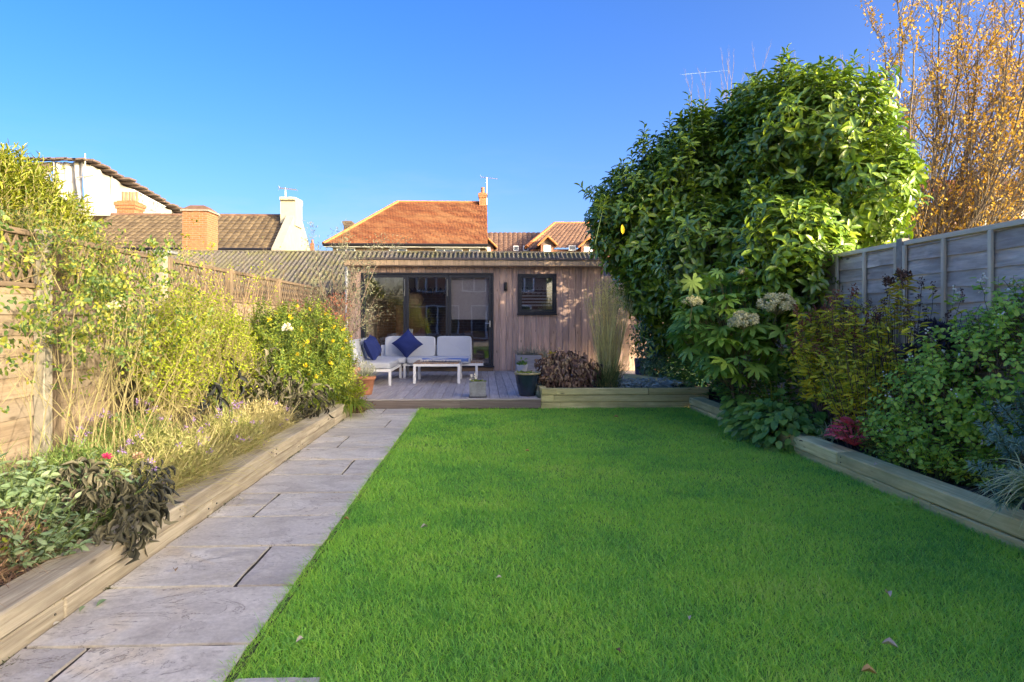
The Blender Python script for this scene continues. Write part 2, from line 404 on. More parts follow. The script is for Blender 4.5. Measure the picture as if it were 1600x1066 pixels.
def slabmat():
    m, nt, b = _mat('riven_sandstone')
    v = coords(nt)
    big = noise(nt, v, 1.5, 3, .5, 1.2)
    led = noise(nt, nd(nt, 'ShaderNodeMapping', {'Vector': v, 'Scale': (1, 1.8, 1)}).outputs[0], 2.4, 9, .62, 1.0)
    # riven ledges: stepped contour lines of the large noise
    st = math_(nt, 'FRACT', math_(nt, 'MULTIPLY', led, 7.0))
    edge = ramp(nt, st, [(0, (1, 1, 1)), (.05, (0, 0, 0)), (.93, (0, 0, 0)), (1, (1, 1, 1))])
    msk = ramp(nt, big, [(.42, (0, 0, 0)), (.62, (1, 1, 1))])
    col = ramp(nt, big, [(.25, (.44, .40, .35)), (.42, (.62, .58, .51)), (.58, (.75, .71, .63)), (.72, (.76, .66, .49))])
    oi = nt.nodes.new('ShaderNodeObjectInfo')
    col = mixc(nt, math_(nt, 'MULTIPLY', oi.outputs['Random'], .8), col, (.52, .49, .45))
    col = mixc(nt, .45, col, ramp(nt, led, [(.28, (.38, .34, .34)), (.48, (.85, .83, .82)), (.6, (1.1, 1.1, 1.1))]), 'MULTIPLY')
    fine = noise(nt, v, 38, 6, .7)
    col = mixc(nt, .5, col, ramp(nt, fine, [(.3, (.55, .55, .55)), (.7, (1.15, 1.15, 1.15))]), 'MULTIPLY')
    col = mixc(nt, math_(nt, 'MULTIPLY', math_(nt, 'MULTIPLY', edge, msk), .8), col, (.10, .075, .07))
    sp = noise(nt, v, 13, 4, .5)
    col = mixc(nt, ramp(nt, sp, [(.66, (0, 0, 0)), (.72, (.45, .45, .45))]), col, (.62, .60, .58))
    nt.links.new(col, b.inputs['Base Color']); b.inputs['Roughness'].default_value = .75
    h = math_(nt, 'ADD', math_(nt, 'MULTIPLY', math_(nt, 'FLOOR', math_(nt, 'MULTIPLY', led, 7.0)), .25), math_(nt, 'MULTIPLY', fine, .2))
    bump(nt, b, h, 1.0, .022)
    return m
M['slab'] = slabmat()
def grassmat():
    m, nt, b = _mat('grass_blades')
    ge = nt.nodes.new('ShaderNodeNewGeometry')
    n = noise(nt, ge.outputs['Position'], .95, 4, .6); n2 = noise(nt, ge.outputs['Position'], 3.2, 3, .55)
    f = math_(nt, 'ADD', math_(nt, 'MULTIPLY_ADD', n, 1.3, -.25), math_(nt, 'ADD', math_(nt, 'MULTIPLY', n2, .5), math_(nt, 'MULTIPLY_ADD', ge.outputs['Random Per Island'], .5, -.40)))
    col = ramp(nt, f, [(.14, (.13, .38, .09)), (.38, (.27, .59, .12)), (.58, (.38, .67, .11)), (.78, (.44, .68, .12)), (.97, (.56, .68, .26))])
    nt.links.new(col, b.inputs['Base Color']); b.inputs['Roughness'].default_value = .55
    b.inputs['Specular IOR Level'].default_value = .35
    t = nd(nt, 'ShaderNodeBsdfTranslucent', {'Color': mixc(nt, 1.0, col, (1.2, 1.2, .5), 'MULTIPLY')})
    mx = nd(nt, 'ShaderNodeMixShader', {0: .42, 1: b.outputs[0], 2: t.outputs[0]})
    nt.links.new(mx.outputs[0], nt.nodes['Material Output'].inputs['Surface'])
    return m
M['grass'] = grassmat()
M['turf'] = plain('turf_soil', (.10, .24, .03), .95, 0, .4, 20, .6)
def corrmat():
    m, nt, b = _mat('mossy_fibre_cement')
    tc = nt.nodes.new('ShaderNodeNewGeometry').outputs['Position']
    n = noise(nt, tc, 2.2, 7, .65); n2 = noise(nt, tc, 14, 5, .7)
    col = ramp(nt, n2, [(.3, (.06, .054, .05)), (.5, (.13, .118, .108)), (.72, (.25, .225, .20))])
    col = mixc(nt, math_(nt, 'MULTIPLY', ramp(nt, n, [(.42, (0, 0, 0)), (.62, (1, 1, 1))]), .8), col, (.155, .15, .06))
    col = mixc(nt, ramp(nt, noise(nt, tc, 22, 4), [(.55, (0, 0, 0)), (.62, (.6, .6, .6))]), col, (.05, .05, .035))
    nt.links.new(col, b.inputs['Base Color']); b.inputs['Roughness'].default_value = .95
    bump(nt, b, n2, .6, .03); return m
M['corr'] = corrmat()
# ================================================================ SETTING
def ground(name, x0, x1, y0, y1, z, mt):
    m = Mesh(); m.poly([(x0, y0, z), (x1, y0, z), (x1, y1, z), (x0, y1, z)]); return m.build(name, mt, None, 'structure')
PATHL, PATHR, LAWNR = -1.87, -.945, 3.13
M['far_ground'] = plain('rough_ground', (.06, .08, .03), .95, 0, .5, .2, .2)
ground('ground', -3000, 3000, -60, 5000, -.06, M['far_ground'])
ground('lawn', PATHR-.03, LAWNR+.05, -3.4, 10.3, -.012, M['turf'])

# grass blades, one mass
def grass(name, parent, X, Y, H, W, lean, mt, z=-.015):
    n = len(X); ph = R.uniform(0, 2*math.pi, n); fa = R.uniform(0, 2*math.pi, n)
    dx, dy = np.cos(ph)*lean, np.sin(ph)*lean; sx, sy = np.cos(fa)*W/2, np.sin(fa)*W/2
    z = np.broadcast_to(z, n)
    V = np.zeros((n, 5, 3))
    V[:, 0] = np.stack([X-sx, Y-sy, z], -1); V[:, 1] = np.stack([X+sx, Y+sy, z], -1)
    mx, my = X+dx*.35, Y+dy*.35
    V[:, 2] = np.stack([mx+sx*.8, my+sy*.8, z+H*.6], -1); V[:, 3] = np.stack([mx-sx*.8, my-sy*.8, z+H*.6], -1)
    V[:, 4] = np.stack([X+dx, Y+dy, z+H], -1)
    b = (np.arange(n)*5)[:, None]
    me = np_mesh(name, V.reshape(-1, 3), [b+np.array([[0, 1, 2, 3]]), b+np.array([[3, 2, 4]])])
    return put(name, me, mt, parent, None, 'stuff')
xs, ys, hh, ww, ll = [], [], [], [], []
for (y0, y1, dens, w) in ((1.9, 3.6, 12500, .0036), (3.6, 5.0, 9000, .0040), (5.0, 7.0, 5600, .0046), (7.0, 10.22, 3600, .0062)):
    n = int((LAWNR-PATHR)*(y1-y0)*dens)
    x = R.uniform(PATHR-.01, LAWNR+.01, n); y = R.uniform(y0, y1, n)
    clump = .5+.5*np.sin(x*7.3+np.sin(y*5.1)*2)*np.sin(y*6.1+np.sin(x*4.3)*2)
    h = R.uniform(.022, .040, n)*(.85+.35*clump)
    edge = np.minimum(x-PATHR, LAWNR-x); h *= 1+.5*np.exp(-np.maximum(edge, 0)/.05)
    tall = R.random(n) < .03; h[tall] *= 1.5
    xs.append(x); ys.append(y); hh.append(h); ww.append(np.full(n, w)*R.uniform(.7, 1.3, n)); ll.append(h*R.uniform(.3, 1.5, n))
# ragged tufts creeping over the paving and against the sleepers
n = 9000; y = R.uniform(1.9, 10.2, n); x = PATHR-np.abs(R.normal(0, .016, n))*(1+1.1*np.sin(y*9)*np.sin(y*3.7))
xs.append(x); ys.append(y); h = R.uniform(.02, .05, n); hh.append(h); ww.append(R.uniform(.003, .005, n)); ll.append(h*R.uniform(.5, 1.4, n))
g = grass('lawn_grass', None, *[np.concatenate(a) for a in (xs, ys, hh, ww, ll)], M['grass'])
tag(g, 'short bright green lawn grass between the paving path and the timber edging', 'grass')

# paving
path = ground('path', PATHL-.02, PATHR+.02, -3.4, 10.2, .008, M['pebble'])
J = .011
C = [.96, 1.58, 2.19, 2.81, 3.42, 4.02, 4.62, 5.24, 5.85, 6.47, 7.09, 7.77, 8.39, 9.01, 9.55, 10.15]
splits = {0: [-1.3], 1: [], 2: [-1.6], 3: [], 4: [-1.245], 5: [], 6: [('L', -1.56)], 7: [], 8: [-1.22], 9: [], 10: [('L', -1.53)], 11: [], 12: [-1.22], 13: [], 14: [-1.45]}
def slab(x0, x1, y0, y1, par, z=.020):
    nx, ny = 7, 6
    # riven flagstone: irregular outline and a slightly hollow top
    u = np.linspace(0, 1, nx); v = np.linspace(0, 1, ny); U, W = np.meshgrid(u, v, indexing='ij')
    a, b_, c, d = [R.uniform(-.004, .004, 2) for _ in range(4)]
    X = x0+J+(x1-x0-2*J)*U; Y = y0+J+(y1-y0-2*J)*W
    er = R.uniform(-.005, .004, (nx, ny)); er2 = R.uniform(-.005, .004, (nx, ny))
    X = X+np.where((U == 0) | (U == 1), er, 0); Y = Y+np.where((W == 0) | (W == 1), er2, 0)
    Z = z+np.clip(R.normal(0, .0010, (nx, ny)), -.002, .002)+.002*math.sin(x0*9+y0*3)*U-.0015*W
    P = np.stack([X, Y, Z], -1); cx, cy = (x0+x1)/2, (y0+y1)/2
    P -= np.array([cx, cy, 0]); m = Mesh(); m.grid(P)
    ring = np.concatenate([P[:, 0], P[-1, 1:], P[-2::-1, -1], P[0, -2:0:-1]])
    out = np.concatenate([ring, ring[:1]])
    inner = out*np.array([1, 1, 1.]); low = out.copy(); low[:, 2] = -.02; low[:, :2] *= .996
    m.grid(np.stack([low, inner], 1))
    me = m.mesh('slab'); me.materials.append(M['slab'])
    return put('paving_slab', me, None, par, Matrix.Translation((cx, cy, 0)))
for i in range(len(C)-1):
    y0, y1 = C[i], C[i+1]; sp = splits.get(i, [])
    if not sp: slab(PATHL, PATHR+R.uniform(-.01, .01), y0, y1, path)
    elif isinstance(sp[0], tuple):
        s = sp[0][1]; ym = (y0+y1)/2-.02
        slab(PATHL, s, y0, ym, path); slab(PATHL, s, ym, y1, path); slab(s, PATHR, y0, y1, path)
    else: slab(PATHL, sp[0], y0, y1, path); slab(sp[0], PATHR+R.uniform(-.01, .01), y0, y1, path)
for (a, b_) in ((-.93, -.60), ): slab(a, b_, 1.95, 2.555, path, .016)
# moss and weeds in the joint along the sleeper
n = 5200; y = R.uniform(2.3, 9.8, n); k = np.sin(y*3.1)+np.sin(y*7.7+1)+.9*np.sin(y*15); keep = k > .5; y = y[keep]; n = len(y)
x = PATHL+.012+np.abs(R.normal(0, .012, n)); h = R.uniform(.008, .03, n)
g = grass('moss', None, x, y, h, R.uniform(.004, .009, n), h*1.2, leafmat('moss', [(.05, .06, .02), (.10, .12, .03), (.15, .17, .05)], .8, .2), 0.0)
tag(g, 'thin strip of moss and weeds in the joint at the foot of the left sleepers', 'moss')

# ---------------------------------------------------------------- raised beds
def sleeper_bed(name, label, loc, runs, mt):
    t = thing(name, label, 'raised bed', loc)
    for (p0, p1, w, z0, z1) in runs:
        p0, p1 = Vector(p0), Vector(p1); d = (p1-p0).normalized()*.002
        a = p0+d+Vector((0, 0, (z0+z1)/2)); b_ = p1-d+Vector((0, 0, (z0+z1)/2))
        bar('sleeper', t, a+Vector((R.uniform(-.005, .005), 0, 0)), b_, w, z1-z0-.007, mt, (0, 0, 1), .008, False, .004)
    # end checks and galvanised screws where the lengths meet
    m = Mesh()
    for (p0, p1, w, z0, z1) in runs:
        p0, p1 = Vector(p0), Vector(p1); d = (p1-p0).normalized(); sd = Vector((0, 0, 1)).cross(d)*(1 if abs(d.y) > .5 else -1)
        face = -1 if (p0.x > 0 and abs(d.y) > .5) else (1 if abs(d.y) > .5 else -1)
        off = Vector((face*(w/2+.001), 0, 0)) if abs(d.y) > .5 else Vector((0, -(w/2+.001), 0))
        for q in (p0+d*.07, p1-d*.07):
            for zz in (.3, .7):
                c_ = q+off+Vector((0, 0, z0+(z1-z0)*zz)); m.tubes([c_-off.normalized()*.004], [c_+off.normalized()*.002], .0055, .0055, 6)
    m.build('screws', M['dark_metal'], t, 'stuff')
    return t
def edge_runs(x, w, cuts_hi, cuts_lo, zl, zm, zh):
    r = []
    for i in range(len(cuts_hi)-1): r.append(((x, cuts_hi[i], 0), (x, cuts_hi[i+1], 0), w, zm, zh))
    for i in range(len(cuts_lo)-1): r.append(((x, cuts_lo[i], 0), (x, cuts_lo[i+1], 0), w-.012, zl, zm))
    return r
lb = sleeper_bed('raised_bed', 'raised bed of pale timber sleepers along the left side of the path', (PATHL-.1, 6, 0),
    edge_runs(PATHL-.1, .2, [-.5, 1.9, 4.3, 6.1, 7.7, 9.7], [-.5, 3.1, 4.75, 7.0, 8.6, 9.7], -.05, .105, .212), M['sleeper'])
bar('sleeper', lb, (-3.2, 9.6, .158), (PATHL-.203, 9.6, .158), .2, .1, M['sleeper'], (0, 0, 1), .006)
bar('sleeper', lb, (-3.2, 9.6, .05), (PATHL-.21, 9.6, .05), .19, .1, M['sleeper'], (0, 0, 1), .006)
rb = sleeper_bed('raised_bed', 'greenish timber sleeper edging at the right front of the lawn, ending at the broad-leaved clump', (LAWNR+.1, 4, 0),
    edge_runs(LAWNR+.11, .2, [1.2, 3.6, 5.85, 6.68], [1.2, 4.6, 6.68], -.05, .062, .178), M['sleeper_old'])
rb2 = sleeper_bed('raised_bed', 'short timber sleeper wall at the far right corner of the lawn, meeting the planter', (LAWNR+.1, 9, 0),
    [((LAWNR+.11, 6.70, 0), (LAWNR+.11, 8.4, 0), .2, .062, .175), ((LAWNR+.11, 8.4, 0), (LAWNR+.11, 10.13, 0), .2, .062, .175),
     ((LAWNR+.11, 6.70, 0), (LAWNR+.11, 9.3, 0), .188, -.05, .062), ((LAWNR+.11, 9.3, 0), (LAWNR+.11, 10.13, 0), .188, -.05, .062)], M['sleeper_old'])
PL0 = .885; PY0 = 10.27
runs = []
for k, cuts in enumerate(([PL0+.3, 3.5], [PL0+.2, 3.5], [PL0+.24, 2.55, 3.5])):
    z0, z1 = -.02+.107*k, -.02+.107*(k+1)
    cs = [PL0]+cuts
    for i in range(len(cs)-1): runs.append(((cs[i], PY0+.05, 0), (cs[i+1], PY0+.05, 0), .1-(.008 if k < 2 else 0), z0, z1))
    runs.append(((PL0+.05, PY0+.105, 0), (PL0+.05, 11.5, 0), .1, z0, z1))
pl = sleeper_bed('planter', 'three course timber sleeper planter across the far end of the lawn beside the deck', (2.2, 10.8, 0), runs, M['sleeper_old'])
bar('sleeper', pl, (PL0, 11.55, .24), (3.5, 11.55, .24), .1, .11, M['sleeper_old'])
bar('sleeper', pl, (2.9, 13.5, .20), (3.65, 11.7, .20), .14, .12, M['sleeper_old'])
pl['category'] = 'planter'
def soil(name, x0, x1, y0, y1, z, mt, amp=.03):
    nx, ny = max(3, int((x1-x0)/.09)), max(3, int((y1-y0)/.09))
    U, W = np.meshgrid(np.linspace(x0, x1, nx), np.linspace(y0, y1, ny), indexing='ij')
    m = Mesh(); m.grid(np.stack([U, W, z+R.normal(0, amp*.5, U.shape)], -1)); return m.build(name, mt, None, 'structure', True)
soil('bed_soil', -3.5, PATHL-.2, -.5, 9.5, .15, M['mulch'])
soil('bed_soil', LAWNR+.2, 4.3, 1.2, 13.2, .11, M['soil'])
soil('bed_soil', PL0+.1, 3.5, PY0+.1, 11.5, .22, M['soil'])

# ---------------------------------------------------------------- deck
DZ = .15; WY = 15.75
deck = thing('deck', 'weathered grey timber deck with boards running up to the garden room', 'deck', (0, 13, 0))
x = -3.15; i = 0
while x < 3.6:
    w = .142
    y1 = WY+.0; y0 = PY0+.012 if x+w < PL0+.0 else 11.61
    bar('deck_board', deck, (x+w/2, y0, DZ-.014+R.uniform(-.001, .001)), (x+w/2, y1-.01, DZ-.014), w, .028, M['deck'], (0, 0, 1), .004)
    x += w+.006
for z0, z1 in ((.005, .122), (-.11, .0)):
    pass
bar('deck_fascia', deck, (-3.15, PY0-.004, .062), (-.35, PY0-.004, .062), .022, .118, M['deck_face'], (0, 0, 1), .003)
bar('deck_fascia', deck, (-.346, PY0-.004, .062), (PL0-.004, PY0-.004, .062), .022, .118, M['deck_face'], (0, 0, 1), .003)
bar('deck_nosing', deck, (-3.15, PY0-.006, .136), (PL0-.004, PY0-.006, .136), .034, .026, M['deck'], (0, 0, 1), .004)
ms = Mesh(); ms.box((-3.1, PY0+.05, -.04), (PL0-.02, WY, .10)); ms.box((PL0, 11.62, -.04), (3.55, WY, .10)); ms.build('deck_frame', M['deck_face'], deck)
# corner of deck left of the path: bed end
# ---------------------------------------------------------------- left fence
FX = -3.3; FT = 2.0
fl = thing('fence', 'sunlit timber fence with diagonal trellis top along the left side', 'fence', (FX, 6, 0))
posts = [-4.1, -2.25, -.4, 1.45, 3.29, 5.14, 6.99, 8.80, 10.86, 13.55]
for i, y in enumerate(posts):
    if i in (5, 6):
        bar('post', fl, (FX+.03, y, -.05), (FX+.03, y, FT+.02), .10, .085, M['concrete'], (1, 0, 0), .008)
        bar('timber_post', fl, (FX+.035, y+.115, -.05), (FX+.035, y+.115, FT+.0), .085, .075, M['trellis'], (1, 0, 0), .008)
        if i == 6: bar('post_cap', fl, (FX+.035, y-.03, FT+.045), (FX+.035, y+.18, FT+.045), .15, .03, M['stone_pot'])
    else: bar('post', fl, (FX+.03, y, -.05), (FX+.03, y, FT+.01), .09, .085, M['trellis'], (1, 0, 0), .008)
def clipseg(y, z, dy, dz, y0, y1, z0, z1):
    t0, t1 = -9, 9
    for p, d, a, b_ in ((y, dy, y0, y1), (z, dz, z0, z1)):
        ta, tb = (a-p)/d, (b_-p)/d
        if ta > tb: ta, tb = tb, ta
        t0, t1 = max(t0, ta), min(t1, tb)
    return (t0, t1) if t1-t0 > .06 else None
nslat = 0
for i in range(len(posts)-1):
    y0 = posts[i]+(.165 if i in (5, 6) else .05); y1 = posts[i+1]-.05
    tz0, tz1 = FT-.38, FT-.04
    bar('rail', fl, (FX, y0, FT-.022), (FX, y1, FT-.022), .06, .042, M['trellis'])
    bar('rail', fl, (FX, y0, FT-.40), (FX, y1, FT-.40), .05, .036, M['trellis'])
    z = .06; k = 0
    while z < FT-.43:
        h = min(.155, FT-.42-z)
        bar('board', fl, (FX-.012, y0, z+h/2), (FX-.012, y1, z+h/2), h+.012, .016, M['fence'], (1, .0, .10), .003)
        z += .148; k += 1
    for yy in (y0+(y1-y0)*.5,):
        bar('batten', fl, (FX+.013, yy, .06), (FX+.013, yy, FT-.42), .04, .022, M['fence'], (1, 0, 0), .003)
    if posts[i+1] < 3: continue
    s = .098 if posts[i] < 9 else .105
    for sgn in (1, -1):
        c = y0-.5
        while c < y1+.5:
            r_ = clipseg(c, (tz0+tz1)/2, sgn*.5, .866, y0, y1, tz0, tz1)
            if r_ and nslat < 298:
                a = (FX+.006*sgn, c+sgn*.5*r_[0], (tz0+tz1)/2+.866*r_[0]); b_ = (FX+.006*sgn, c+sgn*.5*r_[1], (tz0+tz1)/2+.866*r_[1])
                bar('trellis_slat', fl, a, b_, .021, .010, M['trellis'], (1, 0, 0), .002); nslat += 1
            c += s
print('slats', nslat)
# ---------------------------------------------------------------- right fence
FXR = 4.2; FTR = 2.13
fr = thing('fence', 'shaded grey waney lap fence with vertical battens behind the right border', 'fence', (FXR, 6, 0))
pr = [-6.28, -4.45, -2.62, -.79, 1.04, 2.87, 4.70, 6.53, 8.36, 10.19, 12.0]
for y in pr:
    bar('post', fr, (FXR-.02, y, -.05), (FXR-.02, y, FTR+.03), .09, .085, M['concrete'] if y == 6.53 else M['batten'], (1, 0, 0), .008)
for i in range(len(pr)-1):
    y0, y1 = pr[i]+.05, pr[i+1]-.05
    bar('rail', fr, (FXR-.01, y0, FTR-.02), (FXR-.01, y1, FTR-.02), .07, .045, M['batten'])
    nb = 3
    for k in range(nb+1):
        yy = y0+.02+(y1-y0-.04)*k/nb
        bar('batten', fr, (FXR-.046, yy, .1), (FXR-.046, yy, FTR-.045), .04, .028, M['batten'], (1, 0, 0), .003)
    z = .08
    while z < FTR-.06:
        h = min(.17, FTR-.045-z)
        nx = 14; u = np.linspace(y0, y1, nx); wob = np.cumsum(R.normal(0, .004, nx)); wob -= wob.mean()
        sw = R.normal(0, .003, nx)
        P = []
        for (zz, xx) in ((0, -.026), (h*.5, -.016), (h, -.006), (h, .004), (0, -.012), (0, -.026)):
            zz2 = zz+(wob if zz == 0 else 0)
            P.append(np.stack([FXR+xx+sw*(1 if xx < -.013 else .5), u, z+zz2+0*u], -1))
        P = np.array(P); c = np.array([FXR, (y0+y1)/2, z])
        # local X along the board so that the grain runs lengthwise
        Q = np.stack([P[..., 1]-c[1], -(P[..., 0]-c[0]), P[..., 2]-c[2]], -1)
        mm = Mesh(); mm.grid(Q)
        mat4 = Matrix(((0, -1, 0, c[0]), (1, 0, 0, c[1]), (0, 0, 1, c[2]), (0, 0, 0, 1)))
        put('board', mm.mesh('waney_board'), M['fence_grey'], fr, mat4)
        z += .142
# ================================================================ GARDEN ROOM
SC = 0.015
def wx(px): return PY(px, 500, WY).x
def wz(py): return PY(700, py, WY).z
room = thing('garden_room', 'flat roofed garden room clad in vertical cedar boards behind the deck', 'garden room', (-.15, WY, DZ))
RX0, RX1 = wx(546), 2.83; WT = wz(416)
DX0, DX1, DB, DT = wx(564), wx(771), wz(571.5), wz(426.5)
WX0, WX1, WB, WTt = wx(809), wx(869), wz(490), wz(428)
bw = .148; x = RX0; holes = [(DX0, DX1, DZ, DT), (WX0, WX1, WB-.03, WTt)]
def clad(x0, x1, z0, z1):
    bar('cladding_board', room, ((x0+x1)/2, WY-.012+R.uniform(-.002, .002), z0), ((x0+x1)/2, WY-.012, z1), x1-x0-.008, .024, M['cedar'], (0, 1, 0), .005)
edges = [RX0]
while edges[-1] < RX1-.02:
    nxt = edges[-1]+bw
    for e in (DX0, DX1, WX0, WX1):
        if edges[-1] < e-.03 and nxt > e-.06: nxt = e; break
    edges.append(min(nxt, RX1))
for a, b_ in zip(edges[:-1], edges[1:]):
    if b_-a < .02: continue
    mid = (a+b_)/2; segs = [(DZ+.01, WT)]
    for (h0, h1, hz0, hz1) in holes:
        if h0 < mid < h1:
            segs = [] if hz0 <= DZ+.01 else [(DZ+.01, hz0)]
            segs.append((hz1, WT))
    for s in segs: clad(a, b_, *s)
# walls behind the cladding
WD = 3.6
ms = Mesh()
ms.box((RX0+.01, WY+.002, .0), (DX0, WY+.12, WT)); ms.box((DX0, WY+.002, DT), (DX1, WY+.12, WT)); ms.box((DX1, WY+.002, 0), (WX0, WY+.12, WT))
ms.box((WX0, WY+.002, 0), (WX1, WY+.12, WB-.03)); ms.box((WX0, WY+.002, WTt), (WX1, WY+.12, WT)); ms.box((WX1, WY+.002, 0), (RX1-.01, WY+.12, WT))
ms.box((RX0+.01, WY+.12, 0), (RX0+.13, WY+WD, WT)); ms.box((RX1-.13, WY+.12, 0), (RX1-.01, WY+WD, WT)); ms.box((RX0+.13, WY+WD-.12, 0), (RX1-.13, WY+WD, WT))
ms.build('wall', M['interior'], room)
ms = Mesh(); ms.box((RX0+.13, WY+.12, .15), (RX1-.13, WY+WD-.12, .28)); ms.box((DX0, WY+.0, .155), (DX1, WY+.12, DB-.005)); ms.build('floor', M['interior_floor'], room)
y = WY+.15
for k in range(24):
    box('side_cladding', room, (RX0-.014, y, DZ+.01), (RX0+.008, y+.14, WT), M['cedar']); y += .144
# partition inside, right of the doors
ms = Mesh(); ms.box((.55, WY+.125, .28), (.63, WY+WD-.125, WT-.02)); ms.build('partition', M['interior'], room)
# roof
ms = Mesh(); ms.box((RX0-.06, WY-.26, WT+.005), (RX1+.02, WY+WD+.05, WT+.17)); rf = ms.build('roof', M['roof_trim'], room)
x = RX0-.07; 
while x < RX1+.02:
    w = .138; 
    bar('fascia_board', room, (x+w/2, WY-.275, WT-.005), (x+w/2, WY-.275, WT+.118), w-.004, .022, M['cedar_trim'], (0, 1, 0), .003); x += w
bar('roof_trim', room, (RX0-.085, WY-.285, WT+.145), (RX1+.03, WY-.285, WT+.145), .06, .05, M['roof_trim'])
box('soffit', room, (RX0-.06, WY-.262, WT-.018), (RX1+.02, WY-.026, WT+.002), M['cedar'])
# bifold doors
def framed(parent, name, x0, x1, z0, z1, y, fw, mt=M['dark_metal'], depth=.06):
    f = Mesh()
    f.box((x0, y-depth/2, z0), (x0+fw, y+depth/2, z1)); f.box((x1-fw, y-depth/2, z0), (x1, y+depth/2, z1))
    f.box((x0+fw, y-depth/2, z0), (x1-fw, y+depth/2, z0+fw)); f.box((x0+fw, y-depth/2, z1-fw), (x1-fw, y+depth/2, z1))
    fo = f.build(name, mt, parent)
    g = Mesh(); g.box((x0+fw-.004, y-.006, z0+fw-.004), (x1-fw+.004, y+.006, z1-fw+.004)); g.build('pane', M['glass'], fo)
    return fo
box('door_head', room, (DX0, WY-.04, DT-.045), (DX1, WY+.06, DT), M['dark_metal']); box('door_jamb', room, (DX0, WY-.04, DB), (DX0+.045, WY+.06, DT-.047), M['dark_metal'])
box('door_jamb', room, (DX1-.045, WY-.04, DB), (DX1, WY+.06, DT-.047), M['dark_metal']); box('threshold', room, (DX0-.02, WY-.08, DB-.04), (DX1+.02, WY+.06, DB-.002), M['dark_metal'])
dp = [DX0+.048, wx(634.6), wx(700.8), DX1-.048]
for k in range(3):
    d = framed(room, 'door', dp[k]+.003, dp[k+1]-.003, DB+.002, DT-.05, WY+.01, .062)
    if k == 2:
        bar('handle', d, (dp[3]-.035, WY-.045, 1.18), (dp[3]-.035, WY-.045, 1.33), .03, .012, M['brass'], (0, 1, 0)); 
        h = Mesh(); h.tube([(dp[3]-.035, WY-.05, 1.27), (dp[3]-.035, WY-.085, 1.27), (dp[3]-.15, WY-.085, 1.27)], .009); h.build('handle', M['brass'], d)
    if k < 2:
        bar('handle', d, (dp[k+1]-.03 if k == 0 else dp[k+1]-.03, WY-.03, 1.9), (dp[k+1]-.03, WY-.03, 2.3), .012, .012, M['brass'], (0, 1, 0))
w_ = framed(room, 'window', WX0, WX1, WB, WTt, WY-.015, .05, depth=.09)
wi = framed(room, 'window_sash', WX0+.055, WX1-.055, WB+.055, WTt-.055, WY-.02, .04, depth=.05)
box('window_sill', room, (WX0-.02, WY-.09, WB-.035), (WX1+.02, WY+.0, WB-.004), M['dark_metal'])
for (px, py) in ((790, 448), (553.5, 449)):
    c = PY(px, py, WY-.05)
    t = Mesh(); t.lathe([(.0, -.1), (.035, -.1), (.038, -.095), (.038, .095), (.035, .1), (0, .1)], (c.x, WY-.085, c.z), 16)
    t.box((c.x-.02, WY-.055, c.z-.03), (c.x+.02, WY-.024, c.z+.03)); t.build('wall_light', M['black'], room, None, True)
# downpipe at left corner
t = Mesh(); t.tube([(RX0-.05, WY-.05, WT-.02), (RX0-.05, WY-.05, DZ)], .033, 12); t.build('downpipe', M['white_metal'], room, None, True)
# board screen right of the room
scr = thing('fence', 'vertical cedar board screen filling the gap right of the garden room', 'fence', (3.3, WY, DZ))
x = RX1+.03
while x < 4.4:
    bar('board', scr, (x+.07, WY+.02, DZ), (x+.07, WY+.02, wz(431)+.004), .14, .024, M['cedar'], (0, 1, 0)); x += .146
